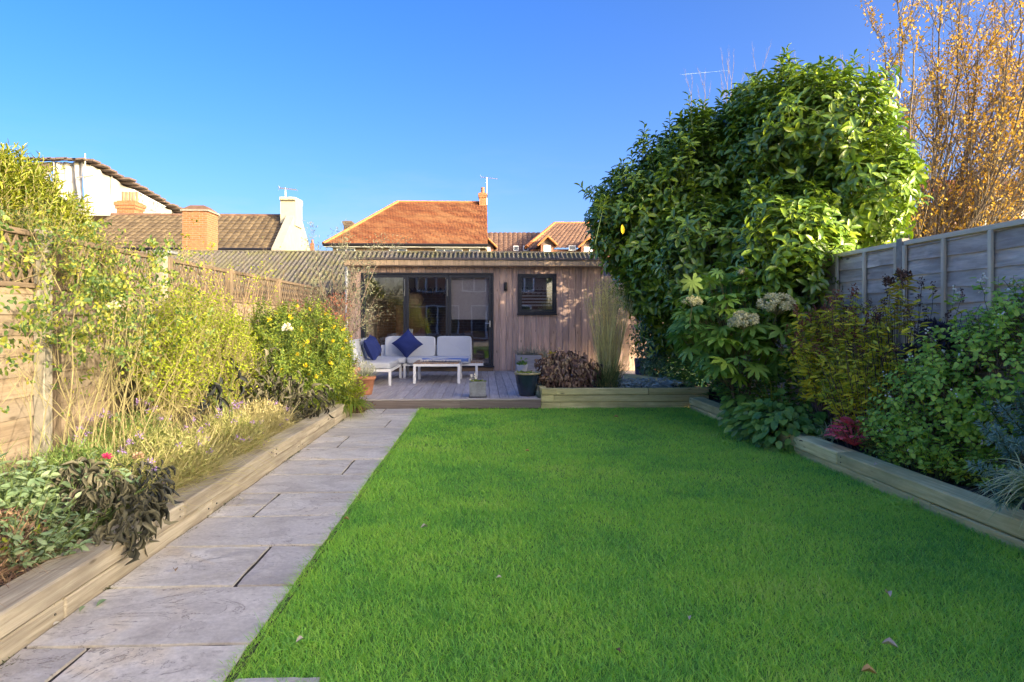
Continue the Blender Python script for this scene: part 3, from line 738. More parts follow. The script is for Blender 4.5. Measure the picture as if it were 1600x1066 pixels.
# inside the room
def inside():
    t = thing('cabinet', 'tall wooden cabinet seen through the left door pane', 'cabinet', (-2.2, 18.4, .28))
    box('carcass', t, (-2.35, 18.2, .28), (-1.55, 18.65, 1.75), M['oak'])
    box('cabinet_door', t, (-2.33, 18.175, .32), (-1.96, 18.197, 1.72), M['oak']); box('cabinet_door', t, (-1.94, 18.175, .32), (-1.57, 18.197, 1.72), M['oak'])
    t = thing('desk', 'wooden desk against the back wall seen through the glass doors', 'desk', (-1.7, 17, .28))
    box('desk_top', t, (-2.5, 16.9, .86), (-1.3, 17.5, .90), M['oak'])
    for (a, b_) in ((-2.46, 16.94), (-1.38, 16.94), (-2.46, 17.4), (-1.38, 17.4)): box('leg', t, (a, b_, .28), (a+.05, b_+.05, .86), M['oak'])
    o = Mesh(); o.box((-.0, 0, 0), (.16, .03, .24), Matrix.Translation((-1.95, 17.0, .902)) @ Matrix.Rotation(.15, 4, 'Y')); o = o.build('book', M['white_pot'])
    tag(o, 'white book leaning upright on the desk behind the left pane', 'book')
    t = thing('pendant_lamp', 'round woven lamp hanging behind the left door pane', 'lamp', (-1.75, 17.2, 2.6))
    m = Mesh(); m.tube([(-1.75, 17.2, 2.6), (-1.75, 17.2, 2.05)], .006, 5); m.build('flex', M['black'], t)
    m = Mesh(); m.lathe([(.05, .18), (.16, .13), (.24, 0), (.2, -.14), (.1, -.2)], (-1.75, 17.2, 1.88), 20); m.build('lamp_shade', M['rattan'], t)
    t = thing('chest_of_drawers', 'low wooden chest of drawers behind the right door pane', 'chest of drawers', (-.2, 18.2, .28))
    box('carcass', t, (-.5, 17.9, .28), (.3, 18.4, 1.05), M['oak'])
    for k in range(3): box('drawer', t, (-.48, 17.875, .31+.245*k), (.28, 17.897, .53+.245*k), M['oak'])
    t = thing('roller_blind', 'grey roller blind half lowered behind the right door pane', 'blind', (-.3, WY+.16, 2.4))
    box('blind_cloth', t, (dp[2]+.02, WY+.15, 1.36), (dp[3]-.02, WY+.156, 2.5), M['blind']); 
    m = Mesh(); m.tube([(dp[2]+.02, WY+.153, 2.5), (dp[3]-.02, WY+.153, 2.5)], .03, 10); m.build('roller', M['blind'], t)
    t = thing('venetian_blind', 'white slatted blind behind the small square window', 'blind', (1.4, WY+.14, 2.3))
    for k in range(9): box('slat', t, (WX0+.02, WY+.14, 1.66+.075*k+.02), (WX1-.02, WY+.145, 1.66+.075*k+.055), M['interior'])
inside()
# ================================================================ things behind
# corrugated shed roof
cr = thing('garage', 'long outbuilding with a mossy corrugated roof behind the garden room', 'outbuilding', (-1, 20, 0))
CY1, CY0 = 22.2, 18.9; al = math.radians(24)
ridge = PY(500, 394.5, CY1).z; eave = ridge-(CY1-CY0)*math.tan(al)
CX0, CX1 = -10.8, PY(938, 390, CY1).x; ns = int((CX1-CX0)/1.022); pitch = .146
u = np.linspace(0, 1.05, 50); prof = .042*np.cos(u/pitch*2*math.pi)
L = (CY1-CY0)/math.cos(al)
for r_ in range(2):
    l0, l1 = (0, L*.55) if r_ == 0 else (L*.5, L)
    Y = np.array([l0, l1]); P = np.zeros((len(u), 2, 3)); P[..., 0] = u[:, None]; P[..., 1] = Y[None]; P[..., 2] = prof[:, None]+(.012 if r_ == 1 else 0)
    mm = Mesh(); mm.grid(P); me = mm.mesh('sheet', True); me.materials.append(M['corr'])
    for k in range(ns+1):
        mt4 = Matrix.Translation((CX1-(k+1)*1.022, CY0, eave+R.uniform(-.006, .006))) @ Matrix.Rotation(al, 4, 'X')
        put('roof_sheet', me, None, cr, mt4)
m = Mesh(); m.tube([(CX0, CY1, ridge+.015), (CX1, CY1, ridge+.015)], .045, 10); m.build('ridge_cap', M['corr'], cr)
m = Mesh(); m.box((CX0+.1, CY0+.1, 0), (CX1-.1, CY1+2.9, eave-.01)); m.build('wall', M['brick_brown'], cr)
m = Mesh(); m.poly([(CX0, CY1+.01, ridge-.02), (CX1, CY1+.01, ridge-.02), (CX1, CY1+3, eave), (CX0, CY1+3, eave)]); m.poly([(CX1-.1, CY0+.1, eave), (CX1-.1, CY1+2.9, eave), (CX1-.1, CY1+2.9, eave+.02), (CX1-.1, CY1, ridge-.03)]); m.build('back_roof', M['corr'], cr)

def uvquad(name, pts, mt, parent, uvs):
    """roof plane with uvs in metres"""
    me = bpy.data.meshes.new(name); me.from_pydata([tuple(p) for p in pts], [], [list(range(len(pts)))])
    uv = me.uv_layers.new(name='UVMap')
    for i, c in enumerate(uvs): uv.data[i].uv = c
    return put(name, me, mt, parent)
def roofplane(name, pts, mt, parent):
    p = [Vector(q) for q in pts]; u = (p[1]-p[0]).normalized(); n = u.cross(p[2]-p[1]).normalized(); v = n.cross(u)
    return uvquad(name, p, mt, parent, [((q-p[0]).dot(u), (q-p[0]).dot(v)) for q in p])
def pantiles(name, A, B, Cc, D, tw, th, mt, parent, amp=.03):
    """tiled slope A(left eave) B(right eave) C(right ridge) D(left ridge); joined tiles with rolls and lapped courses"""
    A, B, Cc, D = [np.array(q, float) for q in (A, B, Cc, D)]
    nu = int(np.linalg.norm(B-A)/tw); nv = int(np.linalg.norm(D-A)/th)
    nrm = np.cross(B-A, D-A); nrm /= np.linalg.norm(nrm)
    k = 5; s = np.linspace(0, 1, nu*k+1); pf = amp*np.abs(np.sin(np.arange(nu*k+1)/k*math.pi))**.7
    m = Mesh()
    for j in range(nv):
        def row(t, off):
            L_ = A+(D-A)*t; Rr = B+(Cc-B)*t
            return L_[None]+(Rr-L_)[None]*s[:, None]+nrm[None]*(pf[:, None]+off)
        j0 = R.normal(0, .003)
        m.grid(np.stack([row(j/nv, .0), row(j/nv, .03+j0), row((j+1)/nv, .004)], 1))
    return m.build(name, mt, parent, 'stuff')
def window(parent, x0, x1, z0, z1, y, mull=1, name='window'):
    f = Mesh(); fw = .07
    f.box((x0, y-.05, z0), (x0+fw, y, z1)); f.box((x1-fw, y-.05, z0), (x1, y, z1)); f.box((x0+fw, y-.05, z0), (x1-fw, y, z0+fw)); f.box((x0+fw, y-.05, z1-fw), (x1-fw, y, z1))
    for k in range(1, mull+1):
        xm = x0+(x1-x0)*k/(mull+1); f.box((xm-.03, y-.05, z0+fw), (xm+.03, y, z1-fw))
    fo = f.build(name, M['upvc'], parent)
    g = Mesh(); g.box((x0+fw, y-.03, z0+fw), (x1-fw, y-.015, z1-fw)); g.build('pane', M['far_glass'], fo)
    return fo
def aerial(px, py0, py1, Y, flip, label):
    b = PY(px, py1, Y); t = PY(px, py0, Y); s = Y/FPX
    th = thing('aerial', label, 'aerial', b)
    m = Mesh(); m.tube([b, t], .022, 6); m.build('mast', M['aluminium'], th)
    m = Mesh(); a = t+Vector((-9*s*flip, 0, .1*s)); c = t+Vector((17*s*flip, 0, -2.6*s)); m.tube([a, c], .02, 5)
    for k in range(10):
        p = Vector(a).lerp(c, k/9); m.tube([p+Vector((0, -.22, 0)), p+Vector((0, .22, .0))], .012, 4); 
    for sg in (-1, 1): m.tube([Vector(a)+Vector((.02, 0, 0)), Vector(a)+Vector((-.04, 0, sg*3*s))], .014, 4)
    m.build('antenna', M['aluminium'], th)
def chimney(parent, lo, hi, mt, pots=0, cap=None, name='chimney', px=None, corbel=True):
    m = Mesh(); m.box(lo, hi)
    w = .05
    if corbel:
        m.box((lo[0]-w, lo[1]-w, hi[2]-.36), (hi[0]+w, hi[1]+w, hi[2]-.22)); m.box((lo[0]-w*1.8, lo[1]-w*1.8, hi[2]-.218), (hi[0]+w*1.8, hi[1]+w*1.8, hi[2]-.06))
    c = m.build(name, mt, parent)
    for k in range(pots):
        xx = lo[0]+(hi[0]-lo[0])*(k+.5)/pots; r = min(.15, (hi[0]-lo[0])/pots*.42)
        q = Mesh(); q.lathe([(r*.85, 0), (r, .1), (r*.9, .3), (r*.95, .48), (r*.75, .48), (r*.7, .3)], (xx, (lo[1]+hi[1])/2, hi[2]-.02), 12); q.build('chimney_pot', M['terracotta'], c)
    return c
# --- brown tiled house on the left with cream gable
bh = thing('house', 'low house with brown pantiled roof, cream gable and big orange brick chimney', 'house', (-12, 30, 0))
GX = -8.6; ez = 4.25; rz = PY(461, 338, 30.4).z
pantiles('roof', (-17.4, 28, ez), (GX, 28, ez), (GX, 30.4, rz), (-16.4, 30.4, rz), .3, .27, M['pan_tile'], bh, .035)
m = Mesh(); m.poly([(-17.4, 30.42, rz-.02), (GX, 30.42, rz-.02), (GX, 32.8, ez), (-17.4, 32.8, ez)]); m.build('back_roof', M['pan_tile'], bh)
m = Mesh(); m.tube([(-16.4, 30.4, rz), (GX, 30.4, rz)], .09, 8); m.build('ridge_tiles', M['pan_tile_red'], bh)
m = Mesh(); m.box((-17.2, 28.3, 0), (GX, 32.5, ez-.03)); m.build('wall', M['brick_red'], bh)
m = Mesh(); m.tube([(-17.4, 27.9, ez-.03), (GX, 27.9, ez-.03)], .07, 8); m.build('gutter', M['black'], bh)
def prism(prof, x0, x1):
    a = [(x0, y, z) for y, z in prof]; b_ = [(x1, y, z) for y, z in prof]; m = Mesh(); n = len(prof)
    m.poly(a[::-1]); m.poly(b_)
    for i in range(n): j = (i+1) % n; m.poly([a[i], b_[i], b_[j], a[j]])
    return m
def prism_build(prof, x0, x1, name, mt, parent):
    a = [(x0, y, z) for y, z in prof]; b_ = [(x1, y, z) for y, z in prof]; n = len(prof)
    me = bpy.data.meshes.new(name)
    me.from_pydata(a+b_, [], [list(range(n))[::-1], list(range(n, 2*n))]+[[i, (i+1) % n, (i+1) % n+n, i+n] for i in range(n)])
    return put(name, me, mt, parent)
prism_build([(27.7, 0), (27.7, ez+.0), (30.0, rz+.12), (30.8, rz+.12), (33.1, ez), (33.1, 0)], GX, GX+.34, 'gable', M['cream'], bh)
cw = prism_build([(29.75, rz-.5), (29.75, rz+.55), (29.6, rz+.6), (29.6, rz+.72), (30.95, rz+.78), (30.95, rz+.62), (30.85, rz+.5), (30.85, rz-.5)], GX-.25, GX+.40, 'chimney', M['cream'], bh)
# big front chimney breast
cx0, cx1 = PY(285, 400, 24).x, PY(323, 400, 24).x; cz = PY(300, 330, 24).z
m = Mesh(); m.box((cx0, 24, 0), (cx1, 25.0, cz)); ch = m.build('chimney', M['brick'], bh)
m = Mesh(); m.box((cx0-.06, 23.94, cz), (cx1+.06, 25.06, cz+.06)); m.build('chimney_cap', M['concrete'], ch)
me = bpy.data.meshes.new('cowl'); q = .18
me.from_pydata([(cx0-.04, 23.96, cz+.06), (cx1+.04, 23.96, cz+.06), (cx1+.04, 25.04, cz+.06), (cx0-.04, 25.04, cz+.06), (cx0+q, 24.2, cz+.24), (cx1-q, 24.2, cz+.24), (cx1-q, 24.8, cz+.24), (cx0+q, 24.8, cz+.24)], [], [[0,1,5,4],[1,2,6,5],[2,3,7,6],[3,0,4,7],[4,5,6,7]])
put('chimney_top', me, M['pan_tile_red'], ch)
m = Mesh(); m.box((-14.5, 25.0, 0), (cx1-.02, 28.28, PY(300, 393, 25).z)); m.build('extension', M['brick_red'], bh)
lx0, lx1 = PY(190, 330, 31).x, PY(217, 330, 31).x
chimney(bh, (lx0, 30.6, 5), (lx1, 31.4, PY(200, 316, 31).z), M['brick'], 5)
aerial(446, 294, 345, 30.2, 1, 'thin television aerial on the cream chimney at the left')
# --- white sheeted scaffold building
sb = thing('scaffolded_building', 'tall building wrapped in white scaffold sheeting at the far left', 'building', (-22, 38, 0))
def sheet(p0, p1, zt0, zt1, zb, nm='sheeting'):
    nu, nv = 26, 16; u = np.linspace(0, 1, nu); v = np.linspace(0, 1, nv)
    p0 = np.array(p0, float); p1 = np.array(p1, float); d = p1-p0; n_ = np.array([d[1], -d[0]])/np.linalg.norm(d)
    U, W = np.meshgrid(u, v, indexing='ij')
    bil = .18*np.sin(U*9+W*3)*np.sin(W*5+1)+.10*np.sin(U*23+W*11)+R.normal(0, .025, U.shape)
    X = p0[0]+d[0]*U+n_[0]*bil; Y = p0[1]+d[1]*U+n_[1]*bil
    Z = zb+(zt0+(zt1-zt0)*U-zb)*W
    m = Mesh(); m.grid(np.stack([X, Y, Z], -1)); return m.build(nm, M['sheeting'], sb, None, True)
sx = PY(133, 400, 35).x; zt = PY(133, 254, 35).z
sheet((sx, 35), (sx+.5, 41.0), zt, zt-.9, 2.5); sheet((sx+.5, 41.1), (sx+.8, 45.5), zt-.95, zt-1.4, 2.5)
lxx = PY(30, 300, 35).x
sheet((lxx-3, 35), (PY(80, 300, 35).x, 35), PY(30, 268, 35).z, PY(80, 266, 35).z, 2.5); sheet((PY(84, 300, 35).x, 34.9), (sx, 34.95), PY(84, 254, 35).z, zt, 2.5)
m = Mesh(); m.box((lxx-3, 35.6, 0), (sx-.6, 45, zt-1.7)); m.build('wall', M['brick'], sb)
for px, top in ((35, 246), (84, 247), (133, 240)):
    p = PY(px, top, 34.7); m = Mesh(); m.tube([(p.x, p.y, 0), p], .035, 6); m.build('scaffold_pole', M['pole'], sb)
for k in range(4):
    yy = 37+k*2.4; m = Mesh(); m.tube([(sx+.25+k*.12, yy, 0), (sx+.25+k*.12, yy, zt-.1-.3*k)], .035, 6); m.build('scaffold_pole', M['pole'], sb)
for (za, x0_, x1_) in ((zt-.85, 120, 145), (zt-2.2, 60, 145), (zt-3.6, 125, 150)):
    a = PY(x0_, 300, 34.6); b2 = PY(x1_, 300, 34.6); m = Mesh(); m.tube([(a.x, a.y, za), (b2.x, b2.y, za+.1)], .035, 6); m.build('scaffold_pole', M['pole'], sb)
# ragged board roof
for k in range(9):
    a = PY(20+k*13, 300, 35); bar('roof_board', sb, (a.x, 34.6, PY(60, 252+R.uniform(-.7, .7), 35).z), (a.x+R.uniform(.4, .6), 34.6, PY(60, 252+R.uniform(-.7, .7), 35).z+.02), .4, .09, M['scaf_board'])
bar('roof_board', sb, PY(34, 261, 34.8), PY(82, 261, 34.8), .08, .45, M['scaf_board'])
for k in range(16):
    t_ = k/16; yy = 35+t_*10.6; zz = zt+.12-t_*1.45
    bar('roof_board', sb, (sx-.6, yy+.1, zz), (sx+.45+.8*t_+R.uniform(0, .35), yy+.1, zz-.04), .74, .10, M['scaf_board'])
m = Mesh()
for k in range(7):
    y0_ = 38.2+k*.5; zz = zt-.75-(y0_-38)*.1; m.tube([(sx+.75, y0_, zz), (sx+.78, y0_+.25, zz-.5)], .03, 5); m.tube([(sx+.78, y0_+.25, zz-.5), (sx+.8, y0_+.5, zz-.05)], .03, 5)
m.tube([(sx+.75, 38.2, zt-.75), (sx+.85, 41.8, zt-1.1)], .03, 5); m.tube([(sx+.75, 38.2, zt-1.25), (sx+.85, 41.8, zt-1.6)], .03, 5)
m.build('lattice_beam', M['upvc'], sb)
# --- red hipped house
rh = thing('house', 'brick house with a broad orange red hipped tile roof in the centre distance', 'house', (-5, 48, 0))
EY, RY = 45.0, 50.5
e0 = PY(505, 381, EY); e1 = PY(762, 383, EY); r0 = PY(622, 315.5, RY); r1 = PY(761.5, 317, RY)
ez2, rz2 = e0.z, r0.z; e1.z = ez2; r1.z = rz2; r1.x = e1.x
bk = 2*RY-EY
pantiles('roof', e0, e1, r1, r0, .33, .21, M['red_course'], rh, .012)
roofplane('roof', [(e0.x, bk, ez2), e0, r0], M['red_tile'], rh)
roofplane('roof', [(e1.x, bk, ez2), (e0.x, bk, ez2), r0, r1], M['red_tile'], rh)
M['hip'] = plain('hip_tile', (.50, .19, .07), .85, 0, .3, 4, .3)
m = Mesh(); m.tubes([e0, r0], [r0, r1], [.13, .1], [.13, .1], 8); m.build('ridge_tiles', M['hip'], rh)
m = Mesh(); m.box((e0.x+.5, EY+.5, 0), (e1.x-.06, bk-.5, ez2-.15)); m.build('wall', M['brick_brown'], rh)
prism_build([(EY+.1, ez2-.3), (RY, rz2-.05), (bk-.1, ez2-.3)], e1.x-.14, e1.x-.02, 'gable', M['cream'], rh)
m = Mesh(); m.tube([(e0.x, EY-.05, ez2-.06), (e1.x, EY-.05, ez2-.06)], .1, 8); m.build('gutter', M['black'], rh)
m = Mesh(); m.box((e0.x+.05, EY, ez2-.2), (e1.x, EY+.5, ez2-.14)); m.build('soffit', M['upvc'], rh)
for a, b_, mu in ((526, 555, 1), (608, 636, 1), (680, 723, 2), (733, 750, 0)): window(rh, PY(a, 400, EY+.45).x, PY(b_, 400, EY+.45).x, ez2-1.5, ez2-.22, EY+.5, mu)
chimney(rh, (PY(749, 320, RY).x, RY-.5, rz2-.6), (PY(760, 320, RY).x, RY+.3, PY(750, 303, RY).z), M['brick'], 1)
chimney(rh, (PY(537, 350, RY+4).x, RY+4, 5), (PY(549, 350, RY+4).x, RY+4.8, PY(543, 345, RY+4).z), M['brick_brown'], 0)
aerial(760.5, 277, 320, 50.2, 1, 'white television aerial on a tall mast above the red roof')
th = thing('chimney', 'tiny distant red brick chimney left of the red roof', 'chimney', PY(487, 400, 60))
m = Mesh(); a = PY(484.5, 400, 60); b_ = PY(489.5, 380, 60); m.box((a.x, 60, 0), (b_.x, 60.4, b_.z)); m.build('stack', M['brick'], th)
m = Mesh(); m.lathe([(.08, 0), (.1, .2), (.07, .35)], ((a.x+b_.x)/2, 60.2, b_.z), 10); m.build('chimney_pot', M['terracotta'], th)
# --- apartment block
ab = thing('apartment_building', 'brick block with red brown tiled roof and small gabled dormers left of the laurel', 'building', (6, 62, 0))
AY, AR = 60.0, 65.0
lz = PY(800, 364, AR).z; le = PY(800, 397, AY).z; hz = PY(880, 349, AR).z
pantiles('roof', PY(748, 397, AY), PY(845, 397, AY), PY(845, 364, AR), PY(748, 364, AR), .42, .45, M['pan_tile_red'], ab, .06)
pantiles('roof', PY(822, 388, AY-1.5), PY(975, 388, AY-1.5), PY(975, 349, AR-1), PY(867, 349, AR-1), .42, .45, M['pan_tile_red'], ab, .06)
m = Mesh(); a = PY(822, 386, AY-1.6); b_ = PY(867, 349, AR-1); c = PY(975, 349, AR-1); m.tubes([a, b_], [b_, c], [.16, .14], [.16, .14], 6); m.build('ridge_tiles', M['hip'], ab)
m = Mesh(); m.box((PY(745, 400, AY).x, AY+.4, 0), (PY(848, 400, AY).x, AR+4, le-.1)); z_ = PY(880, 388, AY-1.5).z; m.box((PY(828, 400, AY).x, AY-1.1, 0), (PY(985, 400, AY).x, AR+5, z_-.05)); m.build('wall', M['brick_red'], ab)
def dormer(px, py, w, Y):
    c = PY(px, py, Y); b0 = PY(px-w/2, 400, Y).x; b1 = PY(px+w/2, 400, Y).x; e = PY(px, py+13, Y).z; base = PY(px, 403, Y).z
    m = Mesh(); m.box((b0+.12, Y, base-.8), (b1-.12, Y+3.5, e)); d = m.build('dormer', M['brick_red'], ab)
    mm = bpy.data.meshes.new('gable'); mm.from_pydata([(b0+.1, Y-.02, e), (b1-.1, Y-.02, e), (c.x, Y-.02, c.z-.1)], [], [[0, 1, 2]]); put('gable', mm, M['scaf_board'], d)
    mm = bpy.data.meshes.new('dormer_roof'); t_ = .12
    mm.from_pydata([(b0-.2, Y-.35, e-.1), (c.x, Y-.35, c.z), (c.x, Y+4, c.z), (b0-.2, Y+4, e-.1), (b1+.2, Y-.35, e-.1), (b1+.2, Y+4, e-.1),
                    (b0-.2, Y-.35, e-.1-t_), (c.x, Y-.35, c.z-t_), (b1+.2, Y-.35, e-.1-t_)], [], [[0,1,2,3],[1,4,5,2],[6,7,1,0],[7,8,4,1]])
    put('dormer_roof', mm, M['pan_tile_red'], d)
    m = Mesh(); m.tubes([(b0-.2, Y-.38, e-.14), (c.x, Y-.38, c.z-.04)], [(c.x, Y-.38, c.z-.04), (b1+.2, Y-.38, e-.14)], .09, .09, 5); m.build('bargeboard', M['hip'], d)
    f = Mesh(); x0_, x1_ = b0+.35, b1-.35; f.box((x0_, Y-.06, e-1.3), (x1_, Y-.01, e-.05)); fo = f.build('window_frame', M['upvc'], d)
    g = Mesh(); xm = (x0_+x1_)/2; g.box((x0_+.08, Y-.075, e-1.2), (xm-.05, Y-.062, e-.15)); g.box((xm+.05, Y-.075, e-1.2), (x1_-.08, Y-.062, e-.15)); g.build('pane', M['far_glass'], fo) if False else None
dormer(855, 369, 24, AY-2.2); dormer(919, 372, 26, AY-2.2); dormer(762, 372, 22, AY-.6)
for px in (806, 821): window(ab, PY(px-4, 400, AY).x, PY(px+4, 400, AY).x, PY(px, 392, AY-.4).z, PY(px, 384, AY-.4).z, AY-.3, 0, 'rooflight')
window(ab, PY(885, 400, AY).x, PY(896, 400, AY).x, PY(px, 391, AY-1.8).z, PY(px, 383, AY-1.8).z, AY-1.6, 0, 'rooflight')
# --- houses to the right behind the autumn tree
h2 = thing('house', 'pale pink rendered house half hidden behind the autumn tree', 'house', (26, 34, 0))
a = PY(1490, 400, 34); b_ = PY(1720, 400, 34); zt2 = PY(1500, 310, 34).z
m = Mesh(); m.box((a.x, 34, 0), (b_.x, 42, zt2)); m.build('wall', M['pink_render'], h2)
roofplane('roof', [(a.x-.3, 33.7, zt2-.1), (b_.x, 33.7, zt2-.1), (b_.x, 38, zt2+1.8), (a.x-.3, 38, zt2+1.8)], M['red_tile'], h2)
m = Mesh(); m.tube([(a.x-.3, 33.65, zt2-.12), (b_.x, 33.65, zt2-.12)], .09, 6); m.build('gutter', M['upvc'], h2)
for k in range(3): window(h2, a.x+1.2+k*2.4, a.x+2.4+k*2.4, zt2-1.9, zt2-.5, 34.0, 1)
# contrail
ct = Mesh(); a = PY(1062, 117, 3000); b_ = PY(1140, 110, 3000); ct.tubes([a, a.lerp(b_, .15), a.lerp(b_, .5)], [a.lerp(b_, .15), a.lerp(b_, .5), b_], [.3, 1.3, .9], [1.3, .9, .2], 8)
o = ct.build('contrail', M['contrail']); tag(o, 'short thin white vapour trail in the blue sky above the laurel', 'contrail')
# --- the house the garden belongs to, behind the camera (seen mirrored in the doors)
oh = thing('house', 'brick house with white framed bay windows behind the viewer, mirrored in the glass doors', 'house', (0, -12, 0))
m = Mesh(); m.box((-5, -22, 0), (4.2, -13, 5.6)); m.build('wall', M['brick_red'], oh)
roofplane('roof', [(4.5, -12.7, 5.5), (-5.3, -12.7, 5.5), (-5.3, -17.5, 8.0), (4.5, -17.5, 8.0)], M['pan_tile'], oh)
def hwin(x0, x1, z0, z1, mu):
    y = -12.99; f = Mesh(); fw = .09
    f.box((x0, y, z0), (x0+fw, y+.06, z1)); f.box((x1-fw, y, z0), (x1, y+.06, z1)); f.box((x0+fw, y, z0), (x1-fw, y+.06, z0+fw)); f.box((x0+fw, y, z1-fw), (x1-fw, y+.06, z1))
    for k in range(1, mu+1):
        xm = x0+(x1-x0)*k/(mu+1); f.box((xm-.05, y, z0+fw), (xm+.05, y+.06, z1-fw))
    fo = f.build('window', M['upvc'], oh); g = Mesh(); g.box((x0+fw, y+.01, z0+fw), (x1-fw, y+.03, z1-fw)); g.build('pane', M['far_glass'], fo)
hwin(-4.4, -2.4, 3.2, 4.9, 2); hwin(-1.4, .2, 3.2, 4.9, 1); hwin(1.4, 3.4, 3.2, 4.9, 2); hwin(-4.4, -1.6, .1, 2.3, 3); hwin(-.8, 3.2, .1, 2.3, 3)
ground('patio', -5, 5, -13, -3.4, -.004, M['concrete'])
# ================================================================ FOLIAGE TOOLS
def leaf_t(st, ws, zs, fold=.10):
    """leaf outline from stations: x, half width, z of the midrib"""
    V = [(0, 0, 0)]; F4 = []; F3 = []
    for x, w, z in zip(st, ws, zs): V += [(x, -w, z+fold*w*2), (x, 0, z), (x, w, z+fold*w*2)]
    V.append((1, 0, zs[-1]*1.35)); t = len(V)-1
    F3 += [(0, 1, 2), (0, 2, 3)]
    for i in range(len(st)-1):
        a = 1+3*i; b = a+3; F4 += [(a, b, b+1, a+1), (a+1, b+1, b+2, a+2)]
    a = 1+3*(len(st)-1); F3 += [(a, t, a+1), (a+1, t, a+2)]
    return np.array(V, float), np.array(F4).reshape(-1, 4), np.array(F3)
T_DIA = (np.array([(0, 0, 0), (.45, -.5, .10), (1, 0, -.1), (.45, .5, .10)], float), np.zeros((0, 4), int), np.array([(0, 1, 2), (0, 2, 3)]))
T_LEAF = leaf_t([.32, .72], [.46, .40], [-.02, -.12])
T_LAUREL = leaf_t([.25, .6, .85], [.36, .5, .32], [.0, -.06, -.16], .12)
T_STRAP = leaf_t([.3, .6, .85], [.5, .45, .25], [.0, -.12, -.32], .1)
T_WILT = leaf_t([.3, .6, .85], [.42, .42, .22], [.05, .02, -.16], .28)
def palmate(n=8, spread=300, lobe_w=.16, notch=.38):
    V = [(0, 0, 0)]; F = []
    a0 = -spread/2
    for i in range(n):
        a = math.radians(a0+spread*i/(n-1)); ln = 1-.25*abs(a)/math.pi; c, s = math.cos(a), math.sin(a)
        def pt(r, off, z): return (c*r-s*off, s*r+c*off, z)
        k = len(V)
        V += [pt(notch*ln, -lobe_w*.75, -.02), pt(notch*ln, lobe_w*.75, -.02), pt(.72*ln, -lobe_w, -.10), pt(.72*ln, lobe_w, -.10), pt(ln, 0, -.26), pt(.6*ln, 0, -.12)]
        F += [(0, k, k+5), (0, k+5, k+1), (k, k+2, k+5), (k+1, k+5, k+3), (k+2, k+4, k+5), (k+5, k+4, k+3)]
        if i: p = k-6; F.append((0, p+1, k))
    V = np.array(V, float); return V, np.zeros((0, 4), int), np.array(F)
T_FATSIA = palmate(8, 285, .15, .40)
T_HEUCH = palmate(6, 300, .30, .55)
def norm(a): return a/(np.linalg.norm(a, axis=-1, keepdims=True)+1e-9)
def basis(D, N):
    D = norm(D); S = norm(np.cross(N, D)); Z = np.cross(D, S); return D, S, Z
def leaves(parent, mt, T, P, D, N, L, W, n_ind=0, name='leaf', rest='foliage', cen=None):
    """P points, D direction of the blade, N up side. The n_ind nearest the viewer become single parts, the rest one mass"""
    V, F4, F3 = T; n = len(P); D, S, Z = basis(D, N)
    L = np.broadcast_to(L, n).astype(float); W = np.broadcast_to(W, n).astype(float)
    ids = np.arange(n); sel = np.zeros(0, int)
    if n_ind:
        n_ind = min(n_ind, n)
        sc = P[:, 1]*1.0 if cen is None else (P[:, 1]-cen[1])*1.0+.3*np.abs(P[:, 0]-cen[0])
        sel = np.argsort(sc)[:n_ind]; ids = np.setdiff1d(ids, sel)
        meshes = []
        for q in range(4):
            v = V.copy(); v[:, 1] *= .85+.1*q; v[:, 2] += (q-1.5)*.04*np.sin(v[:, 0]*3)
            me = np_mesh(name, v, [f for f in (F4, F3) if len(f)], True); me.materials.append(mt); meshes.append(me)
        pinv = wmat(parent).inverted()
        for i in sel:
            m = Matrix.Identity(4)
            for r_ in range(3):
                m[r_][0] = D[i, r_]*L[i]; m[r_][1] = S[i, r_]*W[i]; m[r_][2] = Z[i, r_]*L[i]; m[r_][3] = P[i, r_]
            o = bpy.data.objects.new(name, meshes[i % 4]); COL.objects.link(o); o.matrix_basis = m
            o.parent = parent; o.matrix_parent_inverse = pinv
    if len(ids):
        P, D, S, Z, L, W = P[ids], D[ids], S[ids], Z[ids], L[ids], W[ids]
        X = P[:, None]+V[None, :, 0:1]*(L[:, None]*D)[:, None]+V[None, :, 1:2]*(W[:, None]*S)[:, None]+V[None, :, 2:3]*(L[:, None]*Z)[:, None]
        b = (np.arange(len(ids))*len(V))[:, None, None]
        F = [(b+f[None]).reshape(-1, f.shape[1]) for f in (F4, F3) if len(f)]
        put(rest, np_mesh(rest, X.reshape(-1, 3), F, True), mt, parent, None, 'stuff')
def rdir(n, zmin=-1, zmax=1):
    z = R.uniform(zmin, zmax, n); a = R.uniform(0, 2*math.pi, n); r = np.sqrt(1-z*z)
    return np.stack([r*np.cos(a), r*np.sin(a), z], -1)
